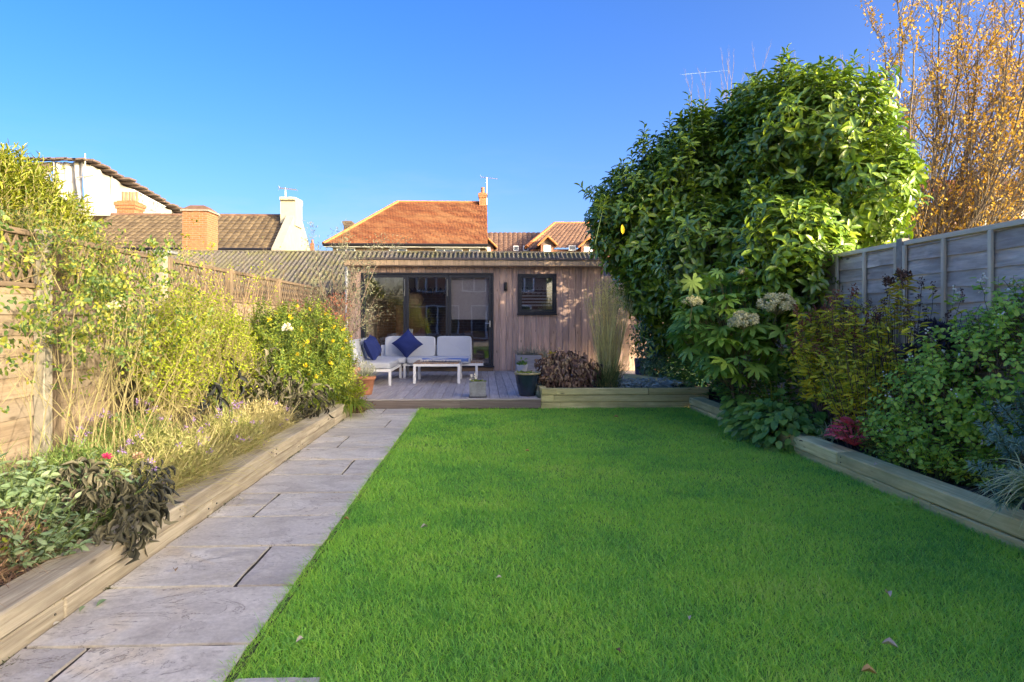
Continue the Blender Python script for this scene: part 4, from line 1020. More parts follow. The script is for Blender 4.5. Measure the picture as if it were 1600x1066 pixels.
def sprigs(P, A, k, length, ll, el=40, droop=.15, jit=.15):
    """k leaves spiralling round each shoot (base P, axis A). returns leaf P, D, N, L and shoot segments"""
    n = len(P); A = norm(A); a = np.where(np.abs(A[:, 2:3]) > .9, [[1., 0, 0]], [[0, 0, 1.]])
    U = norm(np.cross(A, a)); W = np.cross(A, U)
    t = np.arange(k); ph = t*2.4+R.uniform(0, 6.28, n)[:, None]
    h = (t+.6)/k*np.ones((n, 1)); e = np.radians(el)*(.5+.7*h)+R.normal(0, .12, (n, k))
    perp = np.cos(ph)[..., None]*U[:, None]+np.sin(ph)[..., None]*W[:, None]
    D = np.cos(e)[..., None]*perp+np.sin(e)[..., None]*A[:, None]+R.normal(0, jit, (n, k, 3)); D[..., 2] -= droop
    N = np.sin(e)[..., None]*-perp+np.cos(e)[..., None]*A[:, None]
    length = np.broadcast_to(length, n)
    Q = P[:, None]+A[:, None]*(h*length[:, None])[..., None]
    L = ll*R.uniform(.7, 1.15, (n, k))*(1-.25*h**3)
    return Q.reshape(-1, 3), D.reshape(-1, 3), N.reshape(-1, 3), L.ravel(), P, P+A*length[:, None]
def blob(px0, px1, py0, py1, Y, ry=None):
    a = PY((px0+px1)/2, (py0+py1)/2, Y); s = Y/FPX
    rx = (px1-px0)/2*s; rz = (py1-py0)/2*s
    return np.array([a.x, a.y, a.z]), np.array([rx, ry if ry else rx, rz])
def shell(blobs, n, inner=.55, clump=0.0, cs=2.0):
    """points in the outer part of a union of ellipsoids, with outward directions"""
    vol = np.array([r[0]*r[1]+r[0]*r[2]+r[1]*r[2] for c, r in blobs]); cnt = (vol/vol.sum()*n).astype(int)+1
    PP, DD = [], []
    for i, (c, r) in enumerate(blobs):
        m = cnt[i]; d = rdir(m); rad = inner+(1-inner)*R.random(m)**.6
        lump = 1+.13*np.sin(d[:, 0]*5+i)*np.sin(d[:, 1]*6+2*i)+.12*np.sin(d[:, 2]*7+i*3)*np.sin(d[:, 0]*9)
        p = c+d*r*(rad*lump)[:, None]; nn = norm(d/r)
        keep = np.ones(m, bool)
        for j, (c2, r2) in enumerate(blobs):
            if j != i: keep &= np.linalg.norm((p-c2)/r2, axis=1) > inner*.8
        PP.append(p[keep]); DD.append(nn[keep])
    P = np.concatenate(PP); D = np.concatenate(DD)
    if clump:
        f = np.sin(P[:, 0]*cs*3.1+P[:, 2]*cs*1.7)*np.sin(P[:, 1]*cs*2.7+1+P[:, 2]*cs)*np.sin(P[:, 2]*cs*3.3+P[:, 0]*cs*.9)
        k = R.random(len(P)) > clump*(f < -.05); P, D = P[k], D[k]
    return P, D
def arcs(base, tip_, bend=.3, seg=5, r0=.006, r1=.002, sides=4, wig=.02):
    """curved stems from base to tip, returns a Mesh and mid points"""
    base = np.asarray(base, float); tip_ = np.asarray(tip_, float); n = len(base)
    t = np.linspace(0, 1, seg+1)[None, :, None]; d = tip_-base
    hor = d.copy(); hor[:, 2] = 0
    pts = base[:, None]+d[:, None]*t; pts[..., :2] -= (hor[:, None, :2])*(bend*np.sin(t*math.pi))
    pts[:, 1:-1] += R.normal(0, wig, (n, seg-1, 3))
    m = Mesh(); rr = np.linspace(r0, r1, seg+1)
    m.tubes(pts[:, :-1].reshape(-1, 3), pts[:, 1:].reshape(-1, 3), np.tile(rr[:-1], n), np.tile(rr[1:], n), sides)
    return m, pts
def ribbons(parent, name, mt, base, D, L, W, droop=1.0, seg=6, kind='stuff'):
    """long arching grass-like blades"""
    n = len(base); D = norm(D); t = np.linspace(0, 1, seg+1); L = np.broadcast_to(L, n); W = np.broadcast_to(W, n)
    dr = np.broadcast_to(droop, n)
    C = base[:, None]+D[:, None]*(L[:, None]*t)[..., None]; C[..., 2] -= (dr[:, None]*L[:, None]*t**2.2)
    S = norm(np.cross(D, np.array([[0, 0, 1.]])+R.normal(0, .2, (n, 3))))
    w = (W[:, None]*(1-t**2.5)*.5+.0004)[..., None]
    P = np.stack([C-S[:, None]*w, C+S[:, None]*w], 2).reshape(n, -1, 3)
    i = np.arange(seg)*2; f = np.stack([i, i+1, i+3, i+2], -1)
    F = (f[None]+(np.arange(n)*2*(seg+1))[:, None, None]).reshape(-1, 4)
    return put(name, np_mesh(name, P.reshape(-1, 3), F, True), mt, parent, None, kind)
class Grow:
    def __init__(s): s.A = []; s.B = []; s.ra = []; s.rb = []; s.tips = []
    def branch(s, p, d, L, r, lev, up=.1, spread=.6, kids=3, seg=4, wig=.12, shrink=.62, start=.3):
        p = np.array(p, float); d = np.array(d, float); pts = [p]; sl = L/seg
        for i in range(seg):
            d = d+np.array([random.gauss(0, wig), random.gauss(0, wig), random.gauss(0, wig)+up]); d /= np.linalg.norm(d)
            q = pts[-1]+d*sl; t0, t1 = i/seg, (i+1)/seg
            s.A.append(pts[-1]); s.B.append(q); s.ra.append(r*(1-.6*t0)); s.rb.append(r*(1-.6*t1)); pts.append(q)
            if lev > 0 and t1 > start:
                for k in range(kids):
                    if random.random() < .8:
                        a = np.array([random.gauss(0, 1), random.gauss(0, 1), random.gauss(0, 1)]); a -= a.dot(d)*d; a /= np.linalg.norm(a)+1e-9
                        s.branch(q, d+a*spread*random.uniform(.6, 1.3), L*shrink*random.uniform(.7, 1.15)*(1.15-t1*.4), r*(1-.6*t1)*.6, lev-1, up, spread, kids, seg, wig, shrink, start)
            if lev == 0: s.tips.append((q, d))
    def mesh(s, sides=5):
        m = Mesh(); m.tubes(np.array(s.A), np.array(s.B), np.array(s.ra), np.array(s.rb), sides); return m
    def tipsa(s): return np.array([t[0] for t in s.tips]), np.array([t[1] for t in s.tips])
def plant(name, label, cat, x, y, z=.15, group=None): return thing(name, label, cat, (x, y, z), group)
L_ = {}
L_['laurel'] = leafmat('laurel_leaf', [(0.085, 0.164, 0.024), (0.139, 0.250, 0.029), (0.236, 0.360, 0.032), (0.385, 0.479, 0.037)], .27, .10, .75)
L_['bay'] = leafmat('bay_leaf', [(0.108, 0.156, 0.018), (0.252, 0.296, 0.026), (0.432, 0.421, 0.044)], .5, .35)
L_['ivy'] = leafmat('ivy_leaf', [(0.037, 0.106, 0.052), (0.078, 0.186, 0.084), (0.140, 0.265, 0.106)], .5, .15)
L_['fatsia'] = leafmat('fatsia_leaf', [(0.133, 0.270, 0.063), (0.242, 0.413, 0.076), (0.399, 0.540, 0.063)], .4, .25, .5, ns=.8)
L_['umbel'] = leafmat('umbel_flower', [(.50, .49, .25), (.70, .66, .40)], .8, .1)
L_['orange'] = leafmat('autumn_leaf', [(.46, .26, .05), (.64, .42, .07), (.76, .56, .13)], .7, .4, .2, (1.2, 1.05, .5))
L_['rose'] = leafmat('rose_leaf', [(0.041, 0.088, 0.027), (0.082, 0.150, 0.036), (0.164, 0.238, 0.041), (0.295, 0.317, 0.045), (0.410, 0.370, 0.054)], .5, .35)
L_['lime'] = leafmat('lime_leaf', [(0.202, 0.287, 0.026), (0.349, 0.420, 0.032), (0.478, 0.530, 0.045)], .6, .4, .3)
L_['yellowgreen'] = leafmat('mixed_green_leaf', [(0.095, 0.174, 0.027), (0.204, 0.286, 0.036), (0.408, 0.397, 0.054)], .55, .35)
L_['greygreen'] = leafmat('grey_green_leaf', [(0.132, 0.220, 0.110), (0.220, 0.319, 0.165), (0.330, 0.418, 0.242)], .7, .25)
L_['grass_green'] = leafmat('feathery_green_leaf', [(0.103, 0.196, 0.052), (0.184, 0.287, 0.069), (0.310, 0.356, 0.115)], .6, .3)
L_['straw'] = leafmat('straw_stem', [(0.350, 0.312, 0.140), (0.550, 0.481, 0.238), (0.725, 0.650, 0.378)], .8, .3, .2)
L_['strawgreen'] = leafmat('straw_green', [(0.221, 0.260, 0.078), (0.390, 0.403, 0.143), (0.598, 0.546, 0.260)], .75, .3, .2)
L_['dead'] = leafmat('blackened_leaf', [(0.038, 0.039, 0.031), (0.089, 0.087, 0.062), (0.166, 0.157, 0.107), (0.268, 0.249, 0.173)], .95, .1, .12)
L_['blackdead'] = leafmat('dark_wilted_leaf', [(0.026, 0.029, 0.032), (0.061, 0.067, 0.067), (0.136, 0.136, 0.115)], .9, .06, .15)
L_['brown'] = leafmat('brown_leaf', [(0.105, 0.060, 0.053), (0.210, 0.128, 0.098), (0.345, 0.225, 0.150), (0.495, 0.360, 0.210)], .8, .15, .2)
L_['redbrown'] = leafmat('red_brown_leaf', [(0.150, 0.053, 0.042), (0.255, 0.090, 0.068), (0.360, 0.180, 0.105)], .8, .2, .2)
L_['goldenrod'] = leafmat('turning_leaf', [(0.264, 0.269, 0.052), (0.475, 0.512, 0.070), (0.845, 0.700, 0.065), (0.850, 0.850, 0.117)], .7, .3, .2)
L_['yellow'] = leafmat('yellow_leaf', [(.38, .32, .05), (.52, .40, .06)], .7, .4, .2)
L_['gold'] = leafmat('yellow_flower', [(.70, .50, .02), (.82, .62, .05)], .7, .3, .2)
L_['purple'] = leafmat('purple_flower', [(.30, .18, .45), (.42, .30, .58)], .8, .2, .2)
L_['pink'] = leafmat('pink_flower', [(.60, .04, .16), (.72, .10, .26)], .7, .2, .2)
L_['whitef'] = leafmat('white_flower', [(.68, .62, .52), (.80, .77, .70)], .7, .2, .2)
L_['snow'] = leafmat('snowberry_leaf', [(0.194, 0.375, 0.061), (0.356, 0.562, 0.083), (0.584, 0.750, 0.104)], .6, .3)
L_['euph'] = leafmat('blue_euphorbia_leaf', [(0.125, 0.254, 0.228), (0.235, 0.393, 0.320), (0.378, 0.532, 0.393)], .65, .15)
L_['carex'] = leafmat('cream_striped_grass', [(0.180, 0.270, 0.106), (0.450, 0.496, 0.240), (0.750, 0.720, 0.450)], .6, .25)
L_['heuch'] = leafmat('crimson_leaf', [(0.622, 0.064, 0.106), (0.850, 0.132, 0.173), (0.850, 0.350, 0.269)], .5, .25, .4, (1.2, .8, .8))
L_['broad'] = leafmat('deep_green_leaf', [(0.072, 0.196, 0.035), (0.141, 0.292, 0.049), (0.254, 0.390, 0.061)], .42, .2)
L_['greyleaf'] = leafmat('silver_leaf', [(0.254, 0.312, 0.293), (0.429, 0.507, 0.468), (0.624, 0.702, 0.643)], .8, .1)
L_['olive'] = leafmat('olive_leaf', [(.10, .12, .08), (.20, .22, .14), (.34, .34, .24)], .6, .2)
L_['misc'] = leafmat('feather_grass', [(0.415, 0.359, 0.166), (0.731, 0.606, 0.293), (0.850, 0.850, 0.429)], .75, .3, .2)
L_['miscg'] = leafmat('dark_grass', [(0.078, 0.155, 0.066), (0.177, 0.265, 0.099), (0.354, 0.376, 0.155)], .65, .25)
L_['seed'] = leafmat('dark_seedhead', [(0.042, 0.028, 0.025), (0.105, 0.063, 0.049), (0.182, 0.105, 0.070)], .9, 0, .2)
L_['sedum'] = leafmat('dark_sedum', [(0.036, 0.035, 0.058), (0.073, 0.066, 0.099), (0.121, 0.106, 0.107)], .8, 0, .2)
L_['berry'] = plain('white_berry', (.70, .72, .66), .5, 0, .05, 20, 0)
L_['lav'] = leafmat('lavender_leaf', [(0.169, 0.195, 0.156), (0.286, 0.312, 0.247), (0.390, 0.390, 0.338)], .8, .15)

# ================================================================ PLANTS: RIGHT
lt = plant('laurel_tree', 'huge rounded cherry laurel with glossy leaves towering over the right fence', 'tree', 4.6, 11, 0)
LB = [blob(1130, 1345, 128, 350, 10.2, 1.9), blob(1090, 1280, 150, 330, 11.2, 1.8), blob(985, 1180, 200, 400, 11.5, 1.5), blob(925, 1080, 262, 440, 11.8, 1.2),
      blob(1230, 1398, 228, 405, 9.4, 1.5), blob(1120, 1310, 290, 470, 9.9, 1.5), blob(1010, 1200, 310, 500, 10.6, 1.4), blob(965, 1090, 380, 500, 11.4, .9), blob(1180, 1330, 360, 560, 10.2, 1.0),
      blob(1165, 1325, 320, 520, 8.3, .6), (np.array([4.7, 13.6, 2.7]), np.array([1.5, 1.3, 1.9])), (np.array([3.9, 12.4, 1.6]), np.array([.9, 1.0, 1.2]))]
P, D = shell(LB, 8600, .62, .6, .95)
k = P[:, 2] > .7; P, D = P[k], D[k]
P2, D2 = shell(LB[:10], 3800, .3, 0); P2 = P2*1.0; P = np.concatenate([P, P2[P2[:, 2] > 1]]); D = np.concatenate([D, D2[P2[:, 2] > 1]])
A = norm(D*.75+np.array([0, 0, .75])+R.normal(0, .35, P.shape))
Q, Dl, Nl, Ll, a_, b_ = sprigs(P, A, 7, R.uniform(.10, .22, len(P)), .172, 30, .22, .18)
leaves(lt, L_['laurel'], T_LAUREL, Q, Dl, Nl, Ll, Ll*.40, 300, cen=(4.5, 9.5))
m = Mesh(); m.tubes(a_-A*.25, b_, .006, .003, 4); m.build('twigs', M['stem_green'], lt, 'stuff')
# leaders poking out of the top of the crown
tp = []; ta = []
for px, py in ((1200, 135), (1288, 112), (1330, 110), (1160, 158), (1080, 172), (1018, 230), (990, 258), (960, 290), (1240, 118), (1310, 122), (1120, 165), (1046, 200), (938, 330)):
    tp.append(PY(px, py+14, 10.6+R.uniform(-.3, .8))); ta.append((R.normal(0, .12), R.normal(0, .1), 1))
sel_ = R.choice(len(P), 5200, replace=False); q_ = P[sel_]; q_ = q_[(q_[:, 2] > 2.6)]; dd_ = D[sel_][:len(q_)]
top_ = [i for i in range(len(q_)) if not np.any((np.abs(q_[:, 0]-q_[i, 0]) < .25) & (np.abs(q_[:, 1]-q_[i, 1]) < .6) & (q_[:, 2] > q_[i, 2]+.02))]
for i in top_[:70]: tp.append(q_[i]-np.array([0, 0, .05])); ta.append((R.normal(0, .25), R.normal(0, .2), 1))
tp = np.array([tuple(q) for q in tp]); ta = norm(np.array(ta))
Q, Dl, Nl, Ll, a_, b_ = sprigs(tp, ta, 11, .38, .15, 38, .0, .1)
leaves(lt, L_['laurel'], T_LAUREL, Q, Dl, Nl, Ll, Ll*.34, 0, rest='leading_shoots')
m = Mesh(); m.tubes(a_-ta*.4, b_, .008, .004, 5); m.build('leading_stems', M['stem_green'], lt, 'stuff')
g = Grow()
for k in range(7):
    t = random.uniform(0, 6.28); g.branch((4.4+.3*math.cos(t), 11+.3*math.sin(t), 0), (.5*math.cos(t), .45*math.sin(t), 1), random.uniform(2.2, 2.9), .075, 2, .05, .5, 2, 5, .08, .45, .3)
m = g.mesh(6); m.build('trunk', M['bark'], lt)
yl = PY(961, 366, 10.6); leaves(lt, L_['gold'], T_LAUREL, np.array([[yl.x, yl.y-.55, yl.z+.08]]), np.array([[.1, -.1, -1.]]), np.array([[0, -1., .1]]), .15, .075, 1, name='yellow_leaf')

iv = plant('ivy_column', 'dark ivy covered column hanging under the laurel at the right end of the deck', 'ivy', 3.35, 13.2)
B = [blob(988, 1068, 440, 600, 13.2, .5), blob(1010, 1110, 500, 612, 12.8, .6), blob(992, 1050, 415, 500, 13.2, .45)]
P, D = shell(B, 11000, .6, .2, 2)
leaves(iv, L_['ivy'], T_DIA, P, norm(D*.5+np.array([0, 0, -.6])+R.normal(0, .4, P.shape)), D, R.uniform(.04, .075, len(P)), .05)
g = Grow(); g.branch((3.35, 13.2, .1), (0, 0, 1), 1.9, .05, 1, .1, .5, 3, 6, .06); g.mesh().build('stems', M['stem_dark'], iv)

fa = plant('fatsia', 'large leaved fatsia with creamy globe flower heads under the laurel', 'shrub', 3.45, 8.8)
n = 120; cs = []; ax = []
FBL = [blob(1060, 1245, 420, 560, 8.5, .7), blob(1090, 1200, 500, 600, 8.2, .5), blob(1180, 1262, 480, 585, 8.1, .5), blob(1055, 1130, 470, 560, 8.7, .4), blob(1120, 1230, 385, 470, 9.0, .5)]
P, D = shell(FBL, 290, .65)
k = (P[:, 1] < 9.2); P, D = P[k], D[k]
st = np.array([3.5, 8.9, .2]); 
Dl = norm(D*np.array([1, 1, .35])+np.array([0, -.25, -.25])+R.normal(0, .18, P.shape)); Nl = norm(D*.45+np.array([0, -.35, .75])+R.normal(0, .2, P.shape))
Ll = R.uniform(.15, .25, len(P))
leaves(fa, L_['fatsia'], T_FATSIA, P, Dl, Nl, Ll, Ll, 300)
inn = st+(P-st)*R.uniform(.45, .65, (len(P), 1)); m = Mesh(); m.tubes(inn, P, .004, .003, 5); m.build('leaf_stalks', M['cane'], fa, 'stuff')
m, _ = arcs(np.repeat([[3.5, 8.9, .1]], 9, 0)+R.normal(0, .12, (9, 3))*np.array([1, 1, 0]), inn[R.integers(0, len(P), 9)], .1, 6, .02, .01, 6); m.build('stems', M['bark_pale'], fa)
def globehead(parent, px, py, r, Y, n=26, pr=.034):
    c = PY(px, py, Y); c = np.array(c); d = rdir(n, -.1, 1); tips = c+d*np.array([r, r, r*.75]); m = Mesh(); m.tubes(np.repeat([c-np.array([0, 0, r*.5])], n, 0), tips, .003, .003, 4)
    m.tubes([c+np.array([.05, .25, -.3])], [c-np.array([0, 0, r*.5])], .007, .006, 5); st = m.build('flower_stalk', M['cane'], parent)
    k = 26; dd = rdir(n*k).reshape(n, k, 3); P = (tips[:, None]+dd*pr*.75).reshape(-1, 3); dd = dd.reshape(-1, 3)
    leaves(parent, L_['umbel'], T_DIA, P, norm(dd+R.normal(0, .5, dd.shape)), rdir(len(P)), pr*.8, pr*.8, 0, rest='flower_head')
    m = Mesh()
    for q in tips: m.lathe([(0, -pr*.8), (pr*.55, -pr*.55), (pr*.8, 0), (pr*.55, pr*.55), (0, pr*.8)], q, 8)
    m.build('flower_globes', L_['umbel'], parent, 'stuff', True)
globehead(fa, 1213, 480, .19, 7.8, 46); globehead(fa, 1162, 505, .15, 7.75, 34); globehead(fa, 1081, 473, .10, 8.0, 13, .026); globehead(fa, 1166, 430, .11, 8.2, 10, .026); globehead(fa, 1252, 414, .12, 8.2, 13, .028)
c = PY(1082, 440, 7.9); L_['fadedfatsia'] = leafmat('faded_fatsia_leaf', [(.07, .12, .03), (.10, .15, .04)], .9, .05, .1)
leaves(fa, L_['fadedfatsia'], T_FATSIA, np.array([tuple(c)]), np.array([[.1, -.4, -1]]), np.array([[0, -1, .3]]), .2, .2, 1, name='yellowing_leaf')

# yellowing tall perennials
def stems_plant(name, label, cat, cx, cy, cz, n, rad, h, spread, lmat, smat, ll, lw, lstart=.3, k=14, T=T_LEAF, headmat=None, headn=0, headr=.03, headh=.12, bend=.1, r0=.005, n_ind=0, group=None, dense_el=10, droop=.3, seg=8):
    t = plant(name, label, cat, cx, cy, cz, group)
    a = R.uniform(0, 6.28, n); q = np.sqrt(R.random(n)); hx = R.uniform(h[0], h[1], n)
    base = np.stack([cx+rad[0]*.6*q*np.cos(a), cy+rad[1]*.6*q*np.sin(a), np.full(n, cz-.02)], -1)
    tip = np.stack([cx+(rad[0]*q+spread*q)*np.cos(a)+R.normal(0, .03, n), cy+(rad[1]*q+spread*q)*np.sin(a)+R.normal(0, .03, n), cz+hx*(1-.25*q**2)], -1)
    m, pts = arcs(base, tip, bend, seg, r0, r0*.4, 4, .006); m.build('stems', smat, t, 'stuff')
    if k:
        tt = R.uniform(lstart, 1, (n, k)); f = tt*seg; i = np.minimum(f.astype(int), seg-1); fr_ = (f-i)[..., None]
        ar = np.arange(n)[:, None]; P = pts[ar, i]*(1-fr_)+pts[ar, i+1]*fr_; ax = norm(pts[ar, i+1]-pts[ar, i]); P = P.reshape(-1, 3); ax = ax.reshape(-1, 3)
        D = rdir(len(P), -.45, .6); D[:, 2] += math.radians(dense_el); D[:, 2] -= droop*R.random(len(P))
        L = ll*R.uniform(.6, 1.2, len(P)); leaves(t, lmat, T, P, D, norm(np.array([0, 0, 1.])+R.normal(0, .7, P.shape)), L, L*lw, n_ind)
    if headmat is not None:
        kk = headn; tp = pts[:, -1]; e = rdir(n*kk).reshape(n, kk, 3)*R.random((n, kk, 1))**.4
        P = tp[:, None]+e*np.array([headr, headr, headh]); P = P.reshape(-1, 3)
        leaves(t, headmat, T_DIA, P, norm(rdir(len(P))+np.array([0, 0, .5])), rdir(len(P)), headr*.7, headr*.5, 0, rest='seed_heads')
    return t, pts
stems_plant('goldenrod', 'bushy yellowing goldenrod with brown plumes between the fatsia and grey fence', 'perennial', 3.85, 7.1, .12, 120, (.38, .55), (1.0, 1.62), .15, L_['goldenrod'], M['stem_brown'], .11, .30, .38, 30, T_LEAF, L_['redbrown'], 26, .035, .09)
stems_plant('goldenrod', 'lower goldenrod clump with thin brown stems and golden leaves in front of the taller one', 'perennial', 3.75, 6.35, .12, 150, (.36, .32), (.55, 1.12), .12, L_['goldenrod'], M['stem_brown'], .09, .32, .35, 14, T_LEAF, None)
stems_plant('tall_perennial', 'tall dark stems with blackish seed heads standing against the grey fence', 'perennial', 3.85, 6.0, .12, 44, (.36, .7), (1.0, 1.72), .12, L_['goldenrod'], M['stem_dark'], .10, .22, .5, 12, T_LEAF, L_['seed'], 40, .026, .07)
c = PY(1462, 512, 5.75)
t, pts = stems_plant('sedum', 'dark purple flat flower heads among brown stems before the grey fence', 'perennial', c.x, c.y, .12, 40, (.16, .3), (1.08, 1.2), .08, L_['goldenrod'], M['stem_dark'], .06, .3, .6, 2, T_LEAF, L_['sedum'], 60, .075, .03)
c = PY(1425, 425, 6.1)
stems_plant('lily_stem', 'single tall yellow-leaved stem with a tufted dark top beside the bright fence post', 'perennial', PX(1405, 410, 3.8).x, PX(1405, 410, 3.8).y, .12, 3, (.03, .03), (1.62, 1.72), .02, L_['yellow'], M['stem_dark'], .13, .16, .70, 34, T_LEAF, L_['seed'], 60, .05, .05)
# snowberry
sn = plant('snowberry_bush', 'leafy green snowberry bush with white berries at the right edge', 'shrub', 3.75, 4.9)
B = [blob(1470, 1640, 490, 700, 5.0, .7), blob(1400, 1560, 560, 740, 5.3, .5), blob(1360, 1470, 620, 735, 5.7, .4), blob(1560, 1720, 440, 660, 4.8, .6)]
P, D = shell(B, 1500, .5, .3, 2.4); k = P[:, 2] > .16; P, D = P[k], D[k]
A = norm(D*.6+np.array([0, -.1, .5])+R.normal(0, .4, P.shape))
Q, Dl, Nl, Ll, a_, b_ = sprigs(P, A, 7, .15, .055, 15, .12, .2)
leaves(sn, L_['snow'], T_LEAF, Q, Dl, norm(Nl*.5+np.array([0, -.3, .8])), Ll, Ll*.72, 300, cen=(3.6, 4.5))
m = Mesh(); m.tubes(a_-A*.15, b_, .003, .0015, 4); m.build('twigs', M['stem_brown'], sn, 'stuff')
sel = R.choice(len(b_), 110, replace=False); m = Mesh()
for q in sel:
    for j in range(3):
        c = b_[q]+R.normal(0, .012, 3); r = .0075; m.lathe([(0, -r), (r*.8, -r*.6), (r, 0), (r*.8, r*.6), (0, r)], c, 6)
m.build('berries', L_['berry'], sn, 'stuff', True)
for px, py, Y in ((1492, 445, 5.3), (1537, 425, 5.1), (1580, 435, 5.0)):
    c = np.array(PY(px, py, Y)); b0 = c+np.array([.1, .05, -.5])
    m, _ = arcs([b0], [c], .1, 6, .004, .002); m.build('shoot', M['stem_green'], sn)
    m = Mesh()
    for j in range(14):
        r = .009; q = c+np.array([R.normal(0, .018), R.normal(0, .018), -R.uniform(0, .16)]); m.lathe([(0, -r), (r*.8, -r*.6), (r, 0), (r*.8, r*.6), (0, r)], q, 6)
    m.build('berries', L_['berry'], sn, 'stuff', True)
    P = c+R.normal(0, .03, (14, 3))-np.array([0, 0, .12]); leaves(sn, L_['snow'], T_LEAF, P, rdir(14, -.2, .5), np.tile([0, -.3, 1.], (14, 1)), .06, .04)
# euphorbia: bottlebrush shoots
def bottle(parent, base, tip, lm, n=90, ll=.05, lw=.16, start=.25, el=.5):
    m, pts = arcs([base], [tip], .15, 8, .006, .004, 5, .004); m.build('stem', M['stem_green'], parent)
    p = pts[0]; t = np.sort(R.uniform(start, 1, n)); f = t*8; i = np.minimum(f.astype(int), 7); fr_ = (f-i)[:, None]
    P = p[i]*(1-fr_)+p[i+1]*fr_; ax = norm(p[i+1]-p[i]); r_ = rdir(n); r_ -= (r_*ax).sum(1, keepdims=True)*ax; r_ = norm(r_)
    D = r_+ax*(el+1.2*(t[:, None] > .93)); L = ll*R.uniform(.8, 1.15, n)*(1-.4*(t > .95)); leaves(parent, lm, T_LEAF, P, D, ax, L, L*lw, 0, rest='whorled_leaves')
eu = plant('euphorbia', 'blue green euphorbia with bottlebrush shoots at the right frame edge', 'perennial', 3.6, 4.4)
for (bx, by, tx, ty, Y) in ((1600, 770, 1518, 725, 4.05), (1600, 740, 1530, 660, 4.4), (1620, 720, 1560, 630, 4.5), (1610, 700, 1590, 615, 4.5), (1640, 700, 1545, 690, 4.2), (1650, 700, 1612, 640, 4.3), (1590, 750, 1555, 670, 4.2), (1620, 760, 1530, 760, 3.9), (1640, 720, 1575, 690, 4.1), (1650, 760, 1580, 735, 4.0), (1660, 700, 1630, 610, 4.4), (1590, 730, 1540, 630, 4.7), (1640, 680, 1600, 590, 4.7), (1600, 780, 1560, 785, 3.85)):
    bottle(eu, PY(bx, by, Y), PY(tx, ty, Y), L_['euph'], 150, .058, .15)
ca = plant('sedge_clump', 'cream striped sedge spilling over the sleeper at the right frame edge', 'ornamental grass', 3.4, 3.9)
n = 170; b0 = np.array(PY(1618, 760, 3.75)); D = rdir(n, .1, .9); D[:, 0] -= .25; ribbons(ca, 'blades', L_['carex'], b0+R.normal(0, .03, (n, 3)), D, R.uniform(.2, .42, n), .007, .55)
# heuchera
he = plant('heuchera', 'crimson pink heuchera on the soil behind the right sleeper', 'perennial', 3.55, 6.1)
n = 46; c = np.array(PY(1335, 680, 6.05)); d = rdir(n, .0, 1); P = c+d*np.array([.22, .18, .15]); leaves(he, L_['heuch'], T_HEUCH, P, norm(d*np.array([1, 1, .3])+np.array([0, -.2, -.1])), norm(d+np.array([0, -.2, .5])), .062, .062, 300)
m = Mesh(); m.tubes(np.repeat([c-np.array([0, 0, .1])], n, 0), P, .002, .002, 4); m.build('leaf_stalks', L_['heuch'], he, 'stuff')
# small greens behind the front sleeper
stems_plant('geranium', 'low spreading green perennial filling the bed behind the front right sleeper', 'perennial', 3.6, 5.3, .12, 150, (.26, .75), (.12, .42), .08, L_['snow'], M['stem_green'], .05, .5, .3, 12, T_LEAF)
stems_plant('campion', 'lighter green narrow-leaved plant between the crimson heuchera and the snowberry', 'perennial', 3.58, 5.75, .12, 60, (.2, .25), (.15, .4), .1, L_['grass_green'], M['stem_green'], .075, .2, .2, 12, T_LEAF)
# hellebore clump over sleeper end
hb = plant('hydrangea_clump', 'deep green broad-leaved clump spilling over the gap between the sleepers', 'perennial', 3.35, 7.5)
B = [blob(1150, 1285, 618, 700, 7.35, .5), blob(1185, 1265, 640, 716, 6.95, .3), blob(1130, 1200, 612, 668, 8.1, .4)]
P, D = shell(B, 950, .5); k = (P[:, 2] > .02); P, D = P[k], D[k]
Ll = R.uniform(.09, .15, len(P)); leaves(hb, L_['broad'], T_LEAF, P, norm(D*np.array([1, 1, .2])+np.array([-.15, -.3, -.45])+R.normal(0, .25, P.shape)), norm(D*.6+np.array([-.2, -.4, .7])), Ll, Ll*.62, 300)
m = Mesh(); m.tubes(np.repeat([[3.4, 7.6, .1]], len(P), 0)+R.normal(0, .1, (len(P), 3))*np.array([1, 1, .0]), P, .003, .002, 4); m.build('stalks', M['stem_green'], hb, 'stuff')
# iris and grass clumps
def clump(name, label, px, py, Y, n, L, W, zr, droop, mt, sp=.05, cat='ornamental grass', z=None, lean=(0, 0)):
    c = PY(px, py, Y); t = plant(name, label, cat, c.x, c.y, c.z if z is None else z); c = np.array(c)
    if z is not None: c[2] = z
    D = rdir(n, *zr); D[:, 0] += lean[0]; D[:, 1] += lean[1]
    ribbons(t, 'blades', mt, c+R.normal(0, sp, (n, 3))*np.array([1, 1, .2]), D, R.uniform(L[0], L[1], n), W, droop); return t
clump('iris_clump', 'pale green sword leaves rising behind the broad-leaved clump', 1212, 640, 7.9, 26, (.35, .62), .028, (.75, .98), .12, L_['yellowgreen'], .04, 'perennial', .15)
clump('sedge_clump', 'arching variegated grass tuft left of the crimson heuchera', 1300, 668, 6.7, 150, (.25, .5), .010, (.25, .9), .6, L_['carex'], .05, z=.15)
clump('sedge_clump', 'small green grass tuft behind the sleeper in front of the snowberry', 1398, 690, 5.6, 90, (.12, .26), .008, (.3, .95), .4, L_['grass_green'], .04, z=.15)
clump('lawn_tuft', 'coarse grass tuft growing in the lawn against the front right sleeper', 1405, 790, 4.75, 160, (.06, .15), .006, (.3, .95), .5, M['grass'], .07, 'grass tuft', 0.0)
clump('lawn_tuft', 'coarse pale grass tuft in the lawn near the path at the bottom left', 462, 1000, 2.82, 110, (.05, .11), .004, (.2, .9), .6, M['grass'], .05, 'grass tuft', 0.0)
